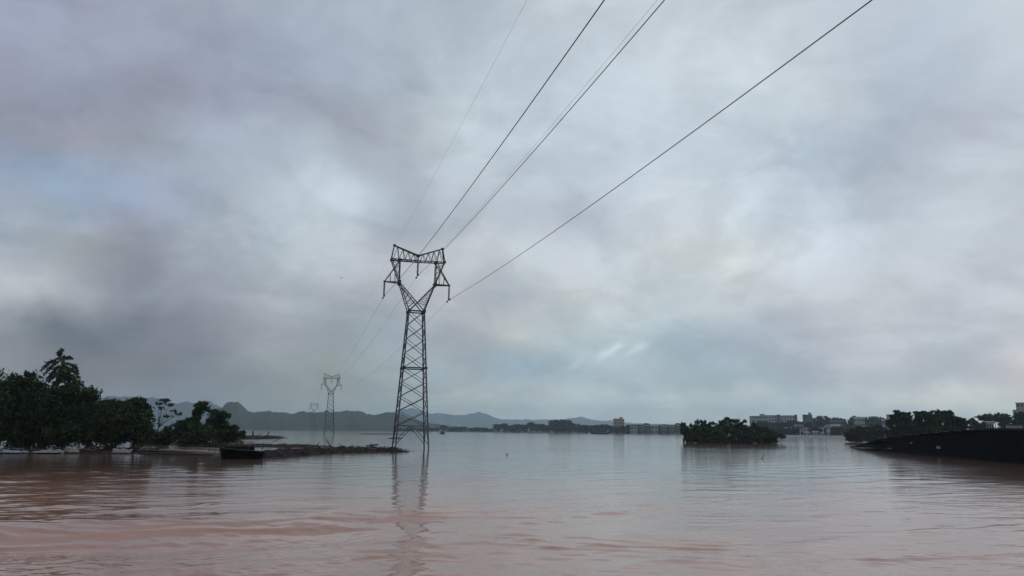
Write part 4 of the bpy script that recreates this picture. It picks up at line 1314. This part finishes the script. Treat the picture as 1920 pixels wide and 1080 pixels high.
def pole(p, q, r, label, m='pale_wood'):
    P, Q = ground(*p), ground(*q)
    mb = MB()
    d = Q - P
    wd = Vector((0, r * 4.0, 0))
    vs = []
    for t_, zt in ((0, .10), (.3, .14), (.7, .13), (1, .07)):
        q = d * t_
        w_ = wd * (0.6 + 0.4 * math.sin(math.pi * (0.15 + 0.7 * t_)))
        vs += [q - w_ + Vector((0, 0, -.15)), q - w_ + Vector((0, 0, zt)), q + w_ + Vector((0, 0, zt + .03)), q + w_ + Vector((0, 0, -.15))]
    mb.add(vs, [(4 * i + k, 4 * i + (k + 1) % 4, 4 * i + 4 + (k + 1) % 4, 4 * i + 4 + k) for i in range(3) for k in range(4)] + [(3, 2, 1, 0), (12, 13, 14, 15)])
    o = mb.obj('floating_plank', M[m], None, False, P)
    return tag(o, label, 'plank', 'planks floating by the bank')
pole((248, 842), (332, 843.5), .13, 'pale plank afloat nearest the thicket end', 'pale_wood')
pole((252, 846.5), (360, 849), .12, 'dark long plank in front of the pale one', 'wet_wood')
pole((300, 845), (424, 850.5), .11, 'pale long plank pointing at the sunken boat', 'pale_wood')
pole((262, 851), (400, 853.5), .11, 'lowest dark plank lying off the bank', 'wet_wood')
pole((330, 840.5), (428, 843), .12, 'grey plank under the leafy weed fringe', 'pale_wood')

# sunken boat: a dark blunt hull end
def sunken_boat():
    c = ground(457, 861)
    k = c.length / FPX
    root = empty('sunken_boat', c, R(4) - math.atan2(c.x, c.y))
    W, H_ = 76 * k, 17 * k
    def hull(w0, w1, z0, z1, d0, d1, sh):
        n = 10
        vs, fs = [], []
        for (w, z, d) in ((w0, z0, d0), ((w0 + w1) / 2 * 1.03, (z0 + z1) / 2, (d0 + d1) / 2), (w1, z1, d1)):
            for t in range(n):
                a = 2 * math.pi * t / n
                cx, cy = math.cos(a), math.sin(a)
                ex = abs(cx) ** 0.35 * (1 if cx > 0 else -1); ey = abs(cy) ** 0.35 * (1 if cy > 0 else -1)
                vs.append((ex * w / 2 + sh * (z - z0), ey * d / 2 + 2.2, z - 0.16 * (ex + 0.6) * (z > .3)))
        for r in range(2):
            fs += [(r * n + t, r * n + (t + 1) % n, (r + 1) * n + (t + 1) % n, (r + 1) * n + t) for t in range(n)]
        fs.append(tuple(2 * n + t for t in range(n)))
        mb = MB(); mb.add(vs, fs)
        return mb
    hull(W * 0.86, W, -0.25, H_, 3.4, 4.4, -.05).obj('hull', M['hull'], root)
    g = MB(); g.tube([(-W / 2 - .02, 0.05, H_ + .10), (-W * .2, -0.02, H_ - .0), (W * .2, 0.0, H_ - .12), (W / 2 + .05, .05, H_ - .22)], 0.055, 6)
    g.obj('gunwale', M['bark'], root)
    for s in (0.35, 0.68):
        w_ = MB(); w_.tube([(-W / 2 - .02, 0.02, H_ * s + .05), (W / 2, 0.0, H_ * s - .16)], 0.04, 5); w_.obj('rubbing_strake', M['hull'], root)
    t = MB(); t.box((-W * .40, 1.0, H_ - .3), (W * .25, 3.4, H_ + .2)); t.obj('cabin_roof', M['hull'], root)
    for s in (-.3, .1, .4):
        pb = MB(); pb.box((W * s - .04, .2, H_ - .05), (W * s + .04, .28, H_ + .2)); pb.obj('post', M['wet_wood'], root)
    tag(root, 'blunt black hull of a small sunken boat at the start of the spit', 'boat')
sunken_boat()

# pale rubbish caught along the thicket
def crumple(name, x, y, wpx, hpx, label, m='foam', seed=1, zoff=0.0, cat='rubbish'):
    c = ground(x, y)
    k = c.length / FPX
    w, h = wpx * k, hpx * k
    rs = np.random.RandomState(seed)
    nx, ny = 15, 9
    V = []
    for i in range(nx):
        for j in range(ny):
            s, t = -1 + 2 * i / (nx - 1), -1 + 2 * j / (ny - 1)
            e = max(0, 1 - s * s) ** .4 * max(0, 1 - t * t) ** .4
            V.append((s * w / 2 + rs.normal(0, .03) * w, t * w * 0.25 + rs.normal(0, .02) * w, h * e * (0.35 + 0.75 * rs.rand()) - 0.05))
    F = [(i * ny + j, (i + 1) * ny + j, (i + 1) * ny + j + 1, i * ny + j + 1) for i in range(nx - 1) for j in range(ny - 1)]
    c.z = zoff
    root = empty(name, c)
    mesh_obj('sheet', fast_mesh('sheet', np.array(V), np.array(F)), M[m], root)
    for q in range(5):
        mb = MB()
        b = Vector((rs.uniform(-.5, .5) * w, rs.uniform(-.2, .2) * w, h * rs.uniform(.2, .6)))
        s_ = rs.uniform(.07, .16) * w
        a = rs.uniform(0, 3)
        vs = []
        for sz in (-.25, .25):
            for (cx, cy) in ((-1, -.6), (1, -.5), (.9, .6), (-1.1, .5)):
                vs.append((b.x + (cx * math.cos(a) - cy * math.sin(a)) * s_ * rs.uniform(.7, 1.1), b.y + (cx * math.sin(a) + cy * math.cos(a)) * s_ * .7, b.z + sz * s_ + cx * s_ * .3))
        mb.add(vs, [(0, 3, 2, 1), (4, 5, 6, 7), (0, 1, 5, 4), (1, 2, 6, 5), (2, 3, 7, 6), (3, 0, 4, 7)])
        mb.obj('chunk', M[m], root)
    return tag(root, label, cat, 'pale rubbish caught on the bank')
crumple('rubbish_heap', 18, 850.5, 34, 4, 'bluish white plastic sheet at the left edge of the bank', 'bluefoam', 1, 0.16)
crumple('rubbish_heap', 44, 850.5, 13, 3, 'small bluish white scrap beside the plastic sheet', 'bluefoam', 2, 0.16)
crumple('rubbish_heap', 90, 850.5, 44, 3.5, 'long low white foam slab under the thicket', 'foam', 3, 0.16)
crumple('rubbish_heap', 133, 850, 24, 9.5, 'tall whitish heap on the end of the foam slab', 'foam', 4, 0.16)
crumple('rubbish_heap', 227, 850.5, 28, 7, 'crumpled white heap at the right end of the thicket', 'foam', 5, 0.16)
crumple('rubbish_heap', 543, 838, 20, 4, 'white foam patch on the litter raft', 'foam', 6)
crumple('rubbish_heap', 605, 840.5, 12, 5, 'white scrap between the sticks of the spit', 'foam', 7)
crumple('rubbish_heap', 638, 840.5, 10, 3, 'little white scrap near the short leaning stick', 'foam', 8)
crumple('rubbish_heap', 698, 839, 18, 3, 'pale foam streak behind the end of the spit', 'foam', 9)
crumple('rubbish_heap', 462, 830, 22, 3, 'pale scrap line at the back of the litter raft', 'foam', 10)
crumple('rubbish_heap', 428, 842.5, 12, 4, 'small white scrap between weeds and sunken boat', 'foam', 11)

# leafy weeds floating along the bank: nobody could count them
def weeds():
    rs = np.random.RandomState(8)
    bl = []
    for k in range(90):
        x = rs.uniform(250, 445)
        y = rs.uniform(829, 842) - (x - 250) * 0.01
        c = ground(x, y)
        s = rs.uniform(.35, .9)
        bl.append((c.x, c.y, s * .35, s * 1.3, s * 1.3, s * .45))
    for k in range(40):
        c = ground(rs.uniform(-20, 260), rs.uniform(842, 846.5)); s = rs.uniform(.3, .7)
        bl.append((c.x, c.y, s * .35, s * 1.2, s, s * .5))
    V, F = leaf_cloud(bl, 16000, 0.11, 5, -0.1)
    V[:, 2] = np.maximum(V[:, 2], 0.015)
    o = mesh_obj('water_weeds', fast_mesh('water_weeds', V, F), M['weed'])
    kind(o, 'stuff')
    o['label'] = 'grey-green leafy weeds floating along the bank'
weeds()

# dark clump afloat far off, moored barge, bird
plant('floating_clump', [(830, 811.3, 3.2, 2.0), (829, 812.3, 4.5, 1.4)], 560, 500, 0.35, M['leaf_dark'], 'small black clump floating beyond the near pylon', 'clump', trunk=False)

def barge():
    c = bearing(1125, 800)
    root = empty('moored_barge', c, -math.atan2(c.x, c.y))
    k = c.length / FPX
    w = 30 * k
    mb = MB()
    vs = [(-w / 2, 0, -.3), (w / 2, 0, -.3), (w / 2, 4, -.3), (-w / 2, 4, -.3), (-w / 2 - 1.2, -.3, 1.2), (w / 2 + .8, -.3, 1.0), (w / 2 + .8, 4.3, 1.0), (-w / 2 - 1.2, 4.3, 1.2)]
    mb.add(vs, [(0, 3, 2, 1), (4, 5, 6, 7), (0, 1, 5, 4), (1, 2, 6, 5), (2, 3, 7, 6), (3, 0, 4, 7)])
    mb.obj('hull', M['hull'], root)
    mb = MB(); mb.box((-w * .15, .6, 1.21), (w * .33, 3.4, 2.5)); mb.obj('cabin', M['wall_dark'], root)
    mb = MB(); mb.box((-w * .17, .4, 2.503), (w * .35, 3.6, 2.65)); mb.obj('cabin_roof', M['hull'], root)
    tag(root, 'low black barge moored at the far shore left of the tan block', 'barge')
barge()

def bird():
    c = at(640.5, 521.5, 150)
    root = empty('bird', c, 0.5)
    mb = MB(); mb.tube([(0, -.16, 0), (0, -.10, .01), (0, 0, .02), (0, .1, 0), (0, .22, 0)], [.01, .045, .06, .04, .015], 8); mb.obj('body', M['bird'], root, True)
    for s in (-1, 1):
        mb = MB(); mb.add([(s * .04, -.06, .02), (s * .22, -.10, .10), (s * .44, .02, .06), (s * .22, .05, .09), (s * .04, .07, .02),
                           (s * .04, -.06, .0), (s * .22, -.10, .085), (s * .44, .02, .055), (s * .22, .05, .075), (s * .04, .07, .0)],
                          [(0, 1, 2, 3, 4), (9, 8, 7, 6, 5), (0, 5, 6, 1), (1, 6, 7, 2), (2, 7, 8, 3), (3, 8, 9, 4)])
        mb.obj('wing', M['bird'], root)
    tag(root, 'tiny dark bird flying left of the near pylon', 'bird')
bird()

# ------------------------------------------------------------------ the misty air
def haze():
    mb = MB(); mb.box((-9000, -9000, -2.0), (9000, 9000, 240.0))
    me = mb.mesh('haze')
    mt = bpy.data.materials.new('misty_air')
    mt.use_nodes = True
    nt = mt.node_tree
    nt.nodes.clear()
    out = nt.nodes.new('ShaderNodeOutputMaterial')
    pv = nt.nodes.new('ShaderNodeVolumePrincipled')
    pv.inputs['Color'].default_value = (0.66, 0.86, 1.0, 1)
    pv.inputs['Density'].default_value = 0.00015
    pv.inputs['Anisotropy'].default_value = 0.6
    nt.links.new(pv.outputs[0], out.inputs['Volume'])
    me.materials.append(mt)
    o = bpy.data.objects.new('haze', me)
    link(o)
    kind(o, 'stuff')
    o['label'] = 'thin misty air over the flood'
haze()
